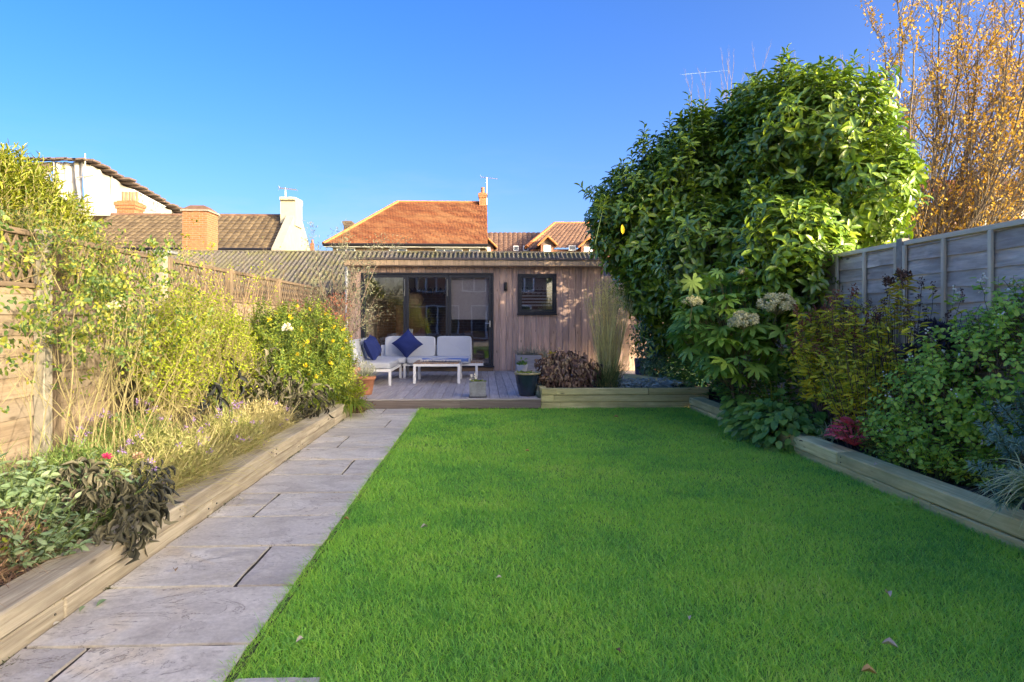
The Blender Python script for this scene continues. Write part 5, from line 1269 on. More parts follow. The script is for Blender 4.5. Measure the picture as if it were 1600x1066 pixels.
# under-storey in the dark corner
dk = plant('fern_patch', 'dark low ferns and leaves behind the corner sleepers under the fatsia', 'ground cover', 3.5, 9.2)
n = 2600; P = np.stack([R.uniform(3.32, 4.1, n), R.uniform(7.7, 12.6, n), R.uniform(.15, .75, n)], -1); leaves(dk, L_['broad'], T_LEAF, P, rdir(n, -.2, .6), norm(np.array([-.2, -.4, 1.])+R.normal(0, .3, (n, 3))), R.uniform(.05, .12, n), .04)
dk['kind'] = 'stuff' if False else 'plant'
del dk['kind']
# ---------------------------------------------------------------- planter
hy = plant('dead_hydrangea', 'domed mound of brown shrivelled leaves in the sleeper planter', 'shrub', 1.33, 10.85, .25)
c, r = blob(836, 934, 547, 616, 10.85, .42); P, D = shell([(c, r)], 1500, .45); k = P[:, 2] > .24; P, D = P[k], D[k]
Ll = R.uniform(.05, .11, len(P)); leaves(hy, L_['brown'], T_WILT, P, norm(D*np.array([.6, .6, .2])+np.array([0, 0, -.8])+R.normal(0, .35, P.shape)), D, Ll, Ll*.5, 300)
n = 90; m, _ = arcs(np.repeat([[1.33, 10.85, .22]], n, 0)+R.normal(0, .08, (n, 3))*np.array([1, 1, 0]), P[R.integers(0, len(P), n)], .1, 5, .004, .002); m.build('stems', M['stem_brown'], hy, 'stuff')
c = np.array(PY(863, 553, 10.75)); leaves(hy, L_['yellow'], T_LEAF, c+R.normal(0, .012, (9, 3)), rdir(9, .2, .9), rdir(9, .2, 1), .07, .02, 0, rest='yellow_shoot')
mg = plant('miscanthus', 'tall straw coloured feather grass standing in the sleeper planter', 'ornamental grass', 2.0, 10.9, .25)
n = 300; b0 = np.array([PY(950, 600, 10.9).x, 10.9, .22])
ribbons(mg, 'blades', L_['misc'], b0+R.normal(0, .05, (n, 3))*np.array([1, 1, 0]), rdir(n, .965, 1)*1.0, R.uniform(.9, 1.75, n), .009, R.uniform(0, .05, n))
D = rdir(n, .985, 1); D[:, 1] *= .6
m, pts = arcs(b0+R.normal(0, .05, (90, 3))*np.array([1, 1, 0]), b0+np.stack([R.normal(0, .15, 90), R.normal(0, .12, 90), R.uniform(1.35, 1.88, 90)], -1), .05, 7, .0025, .001, 3, .006); m.build('stems', M['bark_twig'], mg, 'stuff')
tp = pts[:, -1]; k = 40; P = (tp[:, None]+np.stack([R.normal(0, .012, (90, k)), R.normal(0, .012, (90, k)), -R.uniform(0, .38, (90, k))], -1)).reshape(-1, 3); leaves(mg, L_['misc'], T_DIA, P, norm(R.normal(0, .3, P.shape)+np.array([0, 0, 1])), rdir(len(P)), .03, .006, 0, rest='plumes')
for (tx, ty) in ((921, 466), (930, 500)):
    t1 = np.array(PY(tx, ty, 10.8)); m, _ = arcs([b0], [t1], -.1, 8, .003, .002, 4, .0); m.build('leaning_stem', M['bark_twig'], mg)
    P = t1+np.stack([R.normal(.01, .012, 70), R.normal(0, .01, 70), -R.uniform(0, .5, 70)], -1); P[:, 0] += (t1[2]-P[:, 2])*.28; leaves(mg, L_['misc'], T_DIA, P, np.tile([-.2, 0, 1.], (70, 1)), rdir(70), .035, .006, 0, rest='plumes')
n = 520; D = rdir(n, .75, 1); ribbons(mg, 'green_blades', L_['miscg'], b0+R.normal(0, .07, (n, 3))*np.array([1, 1, 0]), D, R.uniform(.35, .85, n), .007, R.uniform(.05, .35, n))
sg = plant('sage_patch', 'low silvery leaved ground cover at the right end of the sleeper planter', 'ground cover', 2.65, 10.75, .25)
n = 520; P = np.stack([R.uniform(2.2, 3.1, n), R.uniform(10.45, 11.3, n), .24+R.random(n)*.13], -1); leaves(sg, L_['greyleaf'], T_LEAF, P, rdir(n, -.3, .4), norm(np.array([0, -.3, 1.])+R.normal(0, .3, (n, 3))), R.uniform(.06, .12, n), .035, 150)
yy = clump('seedling', 'few small green shoots in the planter soil beside the silvery leaves', 1068, 606, 10.7, 60, (.08, .2), .01, (.2, .9), .3, L_['miscg'], .1, 'perennial', .25)
# ---------------------------------------------------------------- beyond the right fence
at = plant('autumn_tree', 'upright multi-stemmed tree with sparse orange leaves behind the right fence', 'tree', 8.6, 13.5, 0)
g = Grow(); base = np.array([8.9, 13.5, 0.]); random.seed(5)
for k in range(34):
    tx = random.uniform(-.1, 5.4); t = random.uniform(-1.2, 1.2)
    g.branch(base+np.array([tx*.12, t*.15, 1.2+random.random()*.5]), (tx*.20, t*.22, 1), random.uniform(4.6, 7.4), .03, 2, .05, .65, 2, 9, .09, .30, .10)
print('autumn segs', len(g.A), len(g.tips))
g.mesh(4).build('branches', M['bark_pale'], at)
m = Mesh()
for k in range(5): m.tubes([base+np.array([-.3+.25*k, .1*(k % 2), 0])], [base+np.array([-.42+.32*k, .1*(k % 2), 1.7])], .13, .075, 9)
m.build('trunk', M['bark'], at)
tp = (np.array(g.B))[np.array(g.rb) < .011]; n = 25000; i = R.integers(0, len(tp), n); P = tp[i]+R.normal(0, .07, (n, 3))
gap = np.sin(P[:, 0]*2.6+1)*np.sin(P[:, 2]*2.1)*np.sin(P[:, 1]*1.7+P[:, 0]) ; k = R.random(n) < np.where(gap > .05, .98, .5); P = P[k]; n = len(P)
leaves(at, L_['orange'], T_DIA, P, norm(rdir(n)+np.array([0, 0, -.6])), rdir(n), R.uniform(.05, .09, n), .046)
bt = plant('bare_tree', 'bare twiggy tree showing behind the top of the laurel', 'tree', 8, 24, 0)
g = Grow(); random.seed(9)
for k in range(21):
    c = PY(1065+k*24, 125, 24); g.branch((c.x*.8+1.8, 24, 3.2), ((c.x-8)*.04, random.uniform(-.05, .05), 1), c.z-3.4+random.uniform(-.6, .3), .035, 2, .04, .30, 2, 6, .025, .25, .3)
g.mesh(3).build('branches', M['bark_pale'], bt); m = Mesh(); m.tube([(8, 24, 0), (8, 24, 3.6)], [.3, .2], 10); m.build('trunk', M['bark'], bt)
dt = plant('dark_trunk_tree', 'dark bare tree with a thick trunk at the top right corner', 'tree', 13.6, 17, 0)
g = Grow(); random.seed(21); c = PY(1606, 300, 17)
g.branch((c.x+.3, 17, 0), (0, 0, 1), 8.5, .26, 3, .05, .75, 2, 7, .05, .5, .45); g.mesh(6).build('branches', M['bark'], dt)
# dark backdrop shrub mass below laurel right, leafless hedge behind fence
# ================================================================ PLANTS: LEFT
by = plant('bay_shrub', 'narrow leaved yellow green shrub behind the fence at the far left', 'shrub', -4.3, 6.3)
B = [blob(-60, 60, 262, 420, 6.2, .7), blob(10, 110, 325, 440, 6.4, .6), blob(-80, 20, 250, 350, 6.0, .6), blob(40, 100, 300, 400, 6.3, .4)]
P, D = shell(B, 1500, .5, .3, 1.5); A = norm(D*.5+np.array([0, 0, .9])+R.normal(0, .25, P.shape))
Q, Dl, Nl, Ll, a_, b_ = sprigs(P, A, 9, .2, .095, 50, -.05, .15); leaves(by, L_['bay'], T_LEAF, Q, Dl, Nl, Ll, Ll*.2)
m = Mesh(); m.tubes(a_-A*.3, b_, .005, .002, 4); m.build('twigs', M['cane'], by, 'stuff')
g = Grow(); [g.branch((-4.4+.1*k, 6.3, 0), (.1*(k-2), .05, 1), 1.5, .03, 1, .1, .4, 2, 5, .08) for k in range(5)]; g.mesh().build('stems', M['bark_pale'], by)
br = plant('bare_shrub', 'bare pale twiggy shrub behind the left fence in front of the brown roof', 'shrub', -5.5, 10)
g = Grow(); random.seed(31)
for k in range(12):
    c = PY(115+k*17, 340, 10); g.branch((c.x*.5-2.9, 10+random.uniform(-.5, .5), .6), ((c.x+5.3)*.3, random.uniform(-.2, .2), 1), random.uniform(1.1, 1.7), .022, 2, .03, .6, 2, 5, .13, .45, .3)
g.mesh(4).build('branches', M['bark_twig'], br)
# climbing rose
ro = plant('climbing_rose', 'tangled climbing rose with straw yellow canes against the left fence', 'climber', -2.9, 4.7)
g = Grow(); random.seed(41)
for k in range(21):
    bx = -2.75+random.uniform(-.25, .2); by_ = 4.6+random.uniform(-.35, .5); t = random.uniform(-1, 1)
    g.branch((bx, by_, .15), (-.10+random.uniform(-.1, .12), t*.75, 1), random.uniform(1.0, 1.6), .005, 2, -.01, .6, 1, 7, .10, .42, .35)
for k in range(8):
    g.branch((-2.7, 3.6+random.uniform(-.3, .3), .15), (-.1, random.uniform(-.5, .5), 1), random.uniform(.9, 1.45), .0055, 2, -.01, .6, 1, 7, .10, .42, .35)
for k in range(14):
    g.branch((-2.75, 5.7+random.uniform(-.5, .5), .15), (-.05, random.uniform(-.5, .6), 1), random.uniform(.7, 1.2), .0055, 2, -.02, .6, 1, 7, .10, .42, .35)
A_, B_ = np.array(g.A), np.array(g.B); k = A_[:, 0] < 0
for arr in (g.A, g.B):
    for p in arr: p[0] = max(p[0], -3.22) if p[2] < 1.9 else p[0]
g.mesh(5).build('canes', M['cane'], ro)
tp, td = g.tipsa(); tp[:, 0] = np.maximum(tp[:, 0], -3.2); n = len(tp); print('rose tips', n)
i = R.integers(0, n, 3700); P = tp[i]+R.normal(0, .05, (len(i), 3)); k = R.random(len(P)) < np.clip((P[:, 2]-.95)/.7, .05, 1); P = P[k]
# compound leaves: five leaflets
ax = norm(rdir(len(P), -.2, .4)); Q, Dl, Nl, Ll, _, _ = sprigs(P, ax, 5, .07, .05, 15, .1, .15)
leaves(ro, L_['rose'], T_LEAF, Q, Dl, norm(Nl+np.array([.4, -.2, .6])), Ll*.72, Ll*.42, 300, cen=(-2.6, 4))
for px, py in ((319, 517), (315, 534), (22*1+300-145, 480)):
    c = np.array(PX(px, py, -2.7)); d = rdir(26, -.3, 1); leaves(ro, L_['whitef'], T_LEAF, c+d*.012, d+np.array([0, 0, .3]), rdir(26), .04, .035, 0, rest='rose_flower')
tb = plant('privet_shrub', 'loose yellow green shrub topping the fence behind the climbing rose', 'shrub', -3.6, 5.6)
B = [blob(-40, 120, 345, 450, 5.2, .35), blob(60, 190, 385, 460, 5.9, .3)]
P, D = shell(B, 420, .3, .5, 2.4); A = norm(D*.4+np.array([.15, -.1, .8])+R.normal(0, .35, P.shape))
Q, Dl, Nl, Ll, a_, b_ = sprigs(P, A, 9, .22, .045, 30, .05, .2); leaves(tb, L_['rose'], T_LEAF, Q, Dl, Nl, Ll, Ll*.45)
m = Mesh(); m.tubes(a_-A*.35, b_, .004, .0015, 3); m.build('twigs', M['cane'], tb, 'stuff')
# lime-yellow bush
lm = plant('mock_orange', 'bright yellow green bush in front of the fence beyond the rose', 'shrub', -2.75, 6.8)
B = [blob(235, 330, 455, 640, 6.4, .5), blob(290, 385, 470, 640, 7.2, .5), blob(225, 300, 500, 640, 6.1, .4), blob(330, 400, 500, 640, 7.9, .4)]
P, D = shell(B, 3500, .35, .5, 2.6); A = norm(D*.4+np.array([0, 0, .9])+R.normal(0, .3, P.shape))
Q, Dl, Nl, Ll, a_, b_ = sprigs(P, A, 6, .14, .05, 30, 0, .2); leaves(lm, L_['lime'], T_DIA, Q, Dl, Nl, Ll, Ll*.4)
m = Mesh(); m.tubes(a_-A*.2, b_, .0035, .0015, 3); m.build('twigs', M['cane'], lm, 'stuff')
# straw twiggy climber on the fence
tw = plant('twiggy_climber', 'dry straw coloured twiggy climber with few yellow leaves on the trellis', 'climber', -3.15, 8.7)
g = Grow(); random.seed(51)
for k in range(15): g.branch((-3.1, 7.7+random.uniform(0, 2.3), .9), (random.uniform(-.06, .06), random.uniform(-.25, .25), 1), random.uniform(.8, 1.25), .007, 2, .02, .5, 2, 5, .09, .42, .25)
g.mesh(3).build('twigs', M['bark_twig'], tw)
tp, td = g.tipsa(); i = R.integers(0, len(tp), 420); n = 420; leaves(tw, L_['lime'], T_DIA, tp[i]+R.normal(0, .02, (n, 3)), rdir(n), rdir(n), .035, .02)
# hypericum with yellow flowers
hp = plant('hypericum', 'rounded green shrub covered in small yellow flowers near the end of the left bed', 'shrub', -2.6, 9.0)
B = [blob(385, 475, 478, 640, 8.4, .5), blob(440, 540, 482, 620, 9.0, .5), blob(480, 550, 520, 625, 9.3, .45), blob(420, 520, 540, 650, 8.7, .5)]
P, D = shell(B, 3400, .5, .35, 2.0); A = norm(D*.5+np.array([0, 0, .7])+R.normal(0, .3, P.shape))
Q, Dl, Nl, Ll, a_, b_ = sprigs(P, A, 8, .13, .055, 25, .0, .15); leaves(hp, L_['yellowgreen'], T_DIA, Q, Dl, Nl, Ll, Ll*.42)
m = Mesh(); m.tubes(a_-A*.2, b_, .003, .0015, 3); m.build('twigs', M['stem_green'], hp, 'stuff')
fr_ = np.argsort(-(D[:, 2]+.6*(-D[:, 1])+.6*D[:, 0]+R.normal(0, .5, len(D))))[:42]; F_ = P[fr_]+D[fr_]*.10
P2 = np.repeat(F_, 9, 0)+R.normal(0, .008, (42*9, 3)); leaves(hp, L_['gold'], T_DIA, P2, norm(rdir(len(P2), -.2, 1)+np.repeat(D[fr_], 9, 0)), rdir(len(P2)), .032, .026, 0, rest='yellow_flowers')
# blackened dahlias
def dahlia(name, label, blobs_, n, lm, ll, st, nst=18, nind=260, fl=None):
    t = plant(name, label, 'perennial', st[0], st[1], .18); P, D = shell(blobs_, n, .2, .6, 6)
    k = P[:, 2] > .1; P, D = P[k], D[k]
    Ll = ll*R.uniform(.6, 1.25, len(P)); leaves(t, lm, T_WILT, P, norm(D*np.array([.45, .45, .1])+np.array([0, 0, -.8])+R.normal(0, .42, P.shape)), norm(D+R.normal(0, .5, P.shape)), Ll, Ll*R.uniform(.12, .36, len(P)), nind)
    b0 = np.array(st)+R.normal(0, .05, (nst, 3))*np.array([1, 1, 0]); tt = P[R.integers(0, len(P), nst)]+np.array([0, 0, .02])
    m, _ = arcs(b0, tt, .2, 6, .006, .003, 5, .01); m.build('stems', M['stem_green'], t, 'stuff'); return t
d1 = dahlia('frosted_dahlia', 'frost-blackened dahlia hanging over the left sleeper in the foreground', [blob(118, 200, 728, 800, 3.85, .2), blob(160, 240, 795, 855, 3.6, .14), blob(120, 180, 830, 868, 3.55, .12), blob(200, 250, 750, 840, 3.85, .12), blob(95, 150, 715, 760, 3.9, .12)], 620, L_['dead'], .085, (-2.15, 3.8, .15))
cc = np.array(PY(167, 716, 3.75)); d = rdir(22, -.2, 1); leaves(d1, L_['pink'], T_LEAF, cc+d*.006, d+np.array([0, 0, .2]), rdir(22), .028, .016, 0, rest='pink_flower')
d2 = dahlia('frosted_dahlia', 'second smaller blackened dahlia with a faded peach bloom behind the foreground one', [blob(190, 262, 718, 790, 4.3, .18), blob(215, 268, 750, 790, 4.1, .15)], 240, L_['blackdead'], .075, (-2.25, 4.35, .15), 12, 160)
cc = np.array(PY(216, 714, 4.2)); L_['peach'] = leafmat('peach_flower', [(.42, .28, .18), (.55, .38, .26)], .8, .2); d = rdir(60, -.4, 1); leaves(d2, L_['peach'], T_LEAF, cc+d*.014, d, rdir(60), .022, .012, 0, rest='peach_flower')
d3 = dahlia('frosted_dahlia', 'dark wilted dahlia in front of the yellow flowered shrub', [blob(360, 430, 545, 640, 7.8, .3), blob(410, 480, 570, 660, 7.9, .25), blob(430, 520, 590, 665, 8.0, .25)], 620, L_['dead'], .11, (-2.5, 8.0, .15), 26, 300)
d4 = dahlia('frosted_dahlia', 'large leaved blackened dahlia beside the bright yellow green bush', [blob(318, 375, 550, 620, 7.0, .25), blob(300, 350, 570, 640, 6.7, .2)], 90, L_['blackdead'], .15, (-2.6, 6.9, .15), 12, 90)
cc = np.array(PY(449, 513, 8.0)); d = rdir(40, -.5, 1); leaves(d3, L_['whitef'], T_LEAF, cc+d*.02, d, rdir(40), .05, .03, 0, rest='cream_flower')
# straw/lavender mounds
def mound(name, label, px, Y, X, rad, h, n, lm, lm2, flower, cat='perennial', ll=.26, zr=(.3, .95), dr=.25, w=.0045, fn=60):
    x = X; t = plant(name, label, cat, x, Y, .15); c = np.array([x, Y, .16])
    D = rdir(n, *zr); D[:, 0] += .08
    ribbons(t, 'stems', lm, c+R.uniform(-1, 1, (n, 3))*np.array([rad[0]*.6, rad[1]*.7, 0]), D, R.uniform(h*.5, h*1.25, n), w, R.uniform(.3, 1.8, n)*dr)
    k = int(n*1.3); d = rdir(k, 0, 1); P = c+d*np.array([rad[0], rad[1], h*.8])*(R.random((k, 1))**.35); leaves(t, lm2, T_DIA, P, norm(rdir(k)+np.array([0, 0, .6])), rdir(k), R.uniform(.5, 1.3, k)*ll*.2, ll*.03)
    if flower is not None:
        d = rdir(fn, .2, 1); F_ = c+d*np.array([rad[0], rad[1], h*.95]); P = np.repeat(F_, 14, 0)+R.normal(0, .012, (fn*14, 3)); leaves(t, flower, T_DIA, P, rdir(len(P)), rdir(len(P)), .016, .012, 0, rest='flowers')
    return t
mound('catmint', 'sprawling straw yellow catmint leaning over the left sleeper mid way', 0, 5.0, -2.3, (.34, .55), .46, 2600, L_['straw'], L_['strawgreen'], L_['purple'], fn=12)
mound('catmint', 'pale straw mound with mauve specks further along the left bed', 0, 6.1, -2.3, (.34, .55), .46, 2400, L_['straw'], L_['strawgreen'], L_['purple'], fn=24)
mound('catmint', 'thin straw mound at the far half of the left bed before the wilted dahlia', 0, 7.2, -2.35, (.32, .5), .42, 1600, L_['straw'], L_['straw'], L_['purple'], fn=24)
mound('catmint', 'loose straw tuft directly behind the foreground wilted dahlia', 0, 4.3, -2.3, (.28, .3), .42, 1300, L_['straw'], L_['strawgreen'], L_['purple'], fn=6)
mound('aster_clump', 'green mound with small mauve asters against the sunlit fence', 0, 5.6, -2.9, (.3, .8), .55, 2200, L_['strawgreen'], L_['grass_green'], L_['purple'], fn=40)
mound('feathery_clump', 'feathery fresh green foliage in the left bed below the climbing rose', 0, 4.3, -2.55, (.3, .5), .52, 2200, L_['grass_green'], L_['grass_green'], None, fn=0, dr=.35, w=.006)
mound('feathery_clump', 'leafy green clump in the left bed next to the frame edge under the rose', 0, 3.6, -2.85, (.35, .5), .60, 2200, L_['grass_green'], L_['greygreen'], None, fn=0, dr=.3, w=.006)
stems_plant('sage', 'grey green sage with upright leafy stems at the left frame edge', 'perennial', -2.5, 3.45, .15, 110, (.25, .42), (.28, .58), .08, L_['greygreen'], M['stem_green'], .06, .42, .1, 24, T_LEAF, None, n_ind=200)
stems_plant('sage', 'second grey green leafy plant just behind the foreground wilted dahlia', 'perennial', -2.3, 4.0, .15, 60, (.2, .25), (.2, .45), .08, L_['greygreen'], M['stem_green'], .055, .4, .1, 18, T_LEAF, None)
mound('bracken_clump', 'rusty brown dead stems at the bottom left corner of the bed', 0, 3.2, -2.35, (.26, .45), .38, 1900, L_['brown'], L_['brown'], None, dr=.45, w=.0035)
stems_plant('yellowing_cranesbill', 'little yellow green leaves over the brown stems at the lower left', 'perennial', -2.3, 3.0, .15, 40, (.2, .3), (.12, .3), .1, L_['lime'], M['cane'], .035, .6, .4, 8, T_LEAF, None)
t = clump('violet_strap_plant', 'dark purple strap leaves on the soil behind the lower left sleeper', 20, 880, 3.2, 110, (.08, .17), .010, (.1, .6), .4, L_['sedum'], .055, 'perennial', .16, (-.2, 0))
mound('grey_grass_clump', 'soft grey green tuft at the lower left picture edge between sage and brown stems', 0, 2.9, -2.55, (.3, .3), .36, 1500, L_['greygreen'], L_['grass_green'], None, fn=0, dr=.5, w=.006)
stems_plant('sage', 'low grey green growth beside the pink flower at the front of the left bed', 'perennial', -2.25, 3.35, .15, 70, (.22, .25), (.15, .34), .1, L_['greygreen'], M['stem_green'], .05, .4, .1, 18, T_LEAF, None)
# end of the left bed
mound('hardy_geranium', 'orange and yellow autumn foliage near the far end of the left bed', 0, 8.9, -2.25, (.25, .35), .34, 400, L_['strawgreen'], L_['yellow'], None, dr=.3)
stems_plant('spurge', 'red and orange tinted shoots at the end of the left bed', 'perennial', -2.3, 9.1, .15, 60, (.2, .3), (.2, .42), .08, L_['orange'], M['cane'], .05, .3, .3, 14, T_LEAF, None)
clump('fern', 'green and yellow fern fronds lying over the far end of the left sleepers', 548, 640, 9.35, 110, (.2, .42), .022, (.1, .7), .55, L_['yellowgreen'], .06, 'fern', .2, (.25, -.2))
stems_plant('lemon_balm', 'small bright lime shrub spilling over the end of the left bed by the deck', 'perennial', -2.0, 9.75, .15, 130, (.3, .25), (.2, .48), .1, L_['lime'], M['cane'], .045, .42, .2, 20, T_LEAF, None)
stems_plant('trailing_plant', 'drooping brown green stems hanging onto the paving by the deck corner', 'perennial', -1.8, 9.72, .03, 50, (.13, .1), (.12, .28), .08, L_['brown'], M['stem_brown'], .045, .3, .2, 16, T_LEAF, None)
stems_plant('heather', 'tawny red heather stems beside the terracotta pot', 'perennial', -2.05, 10.25, .1, 150, (.2, .15), (.3, .52), .04, L_['redbrown'], M['stem_brown'], .02, .4, .3, 18, T_DIA, None)
# back left corner
rbn = plant('copper_shrub', 'dark reddish brown bare shrub before the far end of the left fence', 'shrub', -2.9, 11.6)
B = [blob(400, 500, 468, 560, 11.0, .5), blob(460, 548, 470, 580, 11.8, .5), blob(500, 550, 455, 520, 12.2, .4)]
P, D = shell(B, 1500, .3, .3, 2); leaves(rbn, L_['redbrown'], T_DIA, P, rdir(len(P)), rdir(len(P)), .05, .03)
g = Grow(); random.seed(61); [g.branch((-3.0+.08*k, 11.2+.12*k, .1), (random.uniform(-.2, .2), random.uniform(-.2, .2), 1), 1.5, .012, 2, .05, .6, 2, 4, .1, .5, .3) for k in range(9)]; g.mesh(4).build('stems', M['stem_brown'], rbn)
ol = plant('olive_tree', 'thin silvery olive tree standing at the left corner of the garden room', 'tree', -2.75, 12.6)
g = Grow(); random.seed(71)
for k in range(9): g.branch((PY(527, 500, 12.6).x, 12.7, .15), (random.uniform(-.22, .16), random.uniform(-.2, .1), 1), random.uniform(1.6, 2.4), .014, 2, .03, .5, 2, 5, .09, .42, .35)
g.mesh(4).build('stems', M['bark_pale'], ol); tp, td = g.tipsa(); i = R.integers(0, len(tp), 2300); P = tp[i]+R.normal(0, .045, (len(i), 3)); leaves(ol, L_['olive'], T_DIA, P, norm(td[i]+rdir(len(i))), rdir(len(i)), .06, .014)
cv = plant('climbing_shoot', 'thin leafy shoot climbing in front of the left door pane', 'climber', -2.6, 13.0)
a = np.array(PY(566, 560, 13.0)); b_ = np.array(PY(578, 428, 13.0)); m, pts = arcs([a], [b_], .1, 9, .004, .002, 4, .03); m.build('stem', M['stem_green'], cv)
P = np.repeat(pts[0], 9, 0)+R.normal(0, .05, (90, 3)); leaves(cv, L_['olive'], T_LEAF, P, rdir(90), rdir(90), .06, .026)
M['piping'] = plain('grey_piping', (.25, .27, .31), .9, 0, .1, 60, 0)
# ================================================================ FURNITURE AND POTS
def superbox(name, parent, c, s, mt, e=.28, rot=None, nu=28, nv=18, sag=0.0):
    """rounded cushion: superellipsoid of half sizes s"""
    v = np.linspace(-math.pi/2, math.pi/2, nv); u = np.linspace(-math.pi, math.pi, nu)
    sg = lambda w, m_: np.sign(w)*np.abs(w)**m_
    U, W = np.meshgrid(u, v, indexing='ij')
    X = s[0]*sg(np.cos(W), e)*sg(np.cos(U), e); Y = s[1]*sg(np.cos(W), e)*sg(np.sin(U), e); Z = s[2]*sg(np.sin(W), e)
    Z = Z+.006*np.sin(X*17+c[0]*5)*np.sin(Y*13)
    if sag: Z -= sag*np.exp(-(X/s[0]/.5)**2-(Y/s[1]/.5)**2)*(Z > 0)
    m = Mesh(); m.grid(np.stack([X, Y, Z], -1)); mw = Matrix.Translation(Vector(c)) @ (rot or Matrix.Identity(4))
    o = put(name, m.mesh(name, True), mt, parent, mw)
    for zz in (-.62, .62):
        q = np.linspace(0, 2*math.pi, 41); k_ = .985; pm = Mesh(); pm.tube(np.stack([k_*s[0]*sg(np.cos(q), e), k_*s[1]*sg(np.sin(q), e), 0*q+zz*s[2]], -1), .005, 5)
        put('piping', pm.mesh('piping'), M['piping'], o, mw)
    return o
def pillow(name, c, s, th, mt, rot):
    n = 18; u = np.linspace(-1, 1, n); U, W = np.meshgrid(u, u, indexing='ij')
    pin = 1-.10*(1-U**2) ; pin2 = 1-.10*(1-W**2)
    X = s*U*pin2; Y = s*W*pin; Z = th*(1-U**4)*(1-W**4); Z = Z**.8+.006*np.sin(U*7+W*5)*(1-U**2)
    m = Mesh(); m.grid(np.stack([X, Y, Z], -1)); m.grid(np.stack([X, Y, -Z*.8], -1)[::-1])
    return put(name, m.mesh(name, True), mt, None, Matrix.Translation(Vector(c)) @ rot)
sf = thing('corner_sofa', 'white framed corner sofa with light grey cushions on the deck', 'sofa', (-1.4, 13.4, DZ))
SZ = DZ
# chaise / left arm part : X -2.45..-1.70, Y 12.3..14.0 ; back row : X -2.45..-0.25, Y 13.85..14.6
wm = M['white_metal']; fz0, fz1 = SZ+.25, SZ+.30
def leg(x, y, h=.25): box('leg', sf, (x-.024, y-.024, SZ), (x+.024, y+.024, SZ+h), wm)
for (x, y) in ((-1.70, 12.34), (-2.40, 12.34), (-1.70, 13.9), (-2.40, 13.2), (-1.62, 13.94), (-.14, 13.94), (-.14, 14.55), (-1.62, 14.55), (-2.42, 14.55)): leg(x, y)
for (a, b_) in (((-2.42, 12.34), (-1.68, 12.34)), ((-1.70, 12.365), (-1.70, 13.9)), ((-2.40, 12.365), (-2.40, 14.55)), ((-1.66, 13.94), (.0, 13.94)), ((-2.37, 14.55), (-.0, 14.55)), ((-.02, 13.97), (-.02, 14.52))):
    bar('frame_rail', sf, (a[0], a[1], fz1-.025), (b_[0], b_[1], fz1-.025), .045, .05, wm)
box('seat_panel', sf, (-2.37, 12.37, fz1-.02), (-1.73, 14.5, fz1+.004), wm); box('seat_panel', sf, (-1.66, 13.97, fz1-.02), (-.28, 14.5, fz1+.004), wm)
gf = M['grey_fabric']
superbox('seat_cushion', sf, (-2.06, 13.0, fz1+.065), (.37, .70, .066), gf, .22)
superbox('seat_cushion', sf, (-1.97, 14.1, fz1+.065), (.38, .38, .064), gf, .22)
superbox('seat_cushion', sf, (-.92, 14.18, fz1+.065), (.66, .35, .066), gf, .2)
tl = math.radians(72)
def backc(x, y, hw, horiz=True):
    r = Matrix.Rotation(math.radians(78), 4, 'X') if horiz else Matrix.Rotation(math.radians(90), 4, 'Z') @ Matrix.Rotation(math.radians(74), 4, 'X')
    superbox('back_cushion', sf, (x, y, fz1+.32), (hw, .23, .068), gf, .24, r)
backc(-1.56, 14.5, .54); backc(-.62, 14.5, .375)
r = Matrix.Rotation(math.radians(-90), 4, 'Z')
superbox('back_cushion', sf, (-2.40, 13.0, fz1+.31), (.52, .22, .075), gf, .25, Matrix.Rotation(math.radians(90), 4, 'Z') @ Matrix.Rotation(math.radians(78), 4, 'X'))
superbox('back_cushion', sf, (-2.36, 13.95, fz1+.32), (.42, .22, .07), gf, .25, Matrix.Rotation(math.radians(90), 4, 'Z') @ Matrix.Rotation(math.radians(80), 4, 'X'))
bar('back_rest', sf, (-2.47, 12.34, fz1-.05), (-2.58, 12.34, fz1+.42), .04, .03, wm, (0, 1, 0)); bar('back_rest', sf, (-2.47, 14.5, fz1-.05), (-2.58, 14.5, fz1+.42), .04, .03, wm, (0, 1, 0))
bar('back_rail', sf, (-2.585, 12.34, fz1+.43), (-2.585, 14.5, fz1+.43), .03, .04, wm)
for k in range(6): bar('back_slat', sf, (-2.475-.018*k, 12.36, fz1+.02+.075*k), (-2.475-.018*k, 14.5, fz1+.02+.075*k), .012, .05, wm)
box('back_panel', sf, (-2.2, 14.60, fz1-.02), (-.24, 14.625, fz1+.36), wm)
for k in range(5): box('side_top_slat', sf, (-.262+.052*k, 13.93, fz1+.004), (-.214+.052*k, 14.55, fz1+.024), M['teak'])
p1 = pillow('cushion', (-2.14, 13.05, fz1+.36), .23, .085, M['navy_fabric'], Matrix.Rotation(math.radians(80), 4, 'Z') @ Matrix.Rotation(math.radians(68), 4, 'X') @ Matrix.Rotation(math.radians(14), 4, 'Z'))
tag(p1, 'navy blue square cushion leaning on the left arm of the corner sofa', 'cushion', 'navy cushions on the sofa')
p2 = pillow('cushion', (PY(637, 540, 14.2).x, 14.14, fz1+.40), .235, .09, M['navy_fabric'], Matrix.Rotation(math.radians(72), 4, 'X') @ Matrix.Rotation(math.radians(43), 4, 'Z'))
tag(p2, 'navy blue cushion standing on its corner against the back cushions of the sofa', 'cushion', 'navy cushions on the sofa')
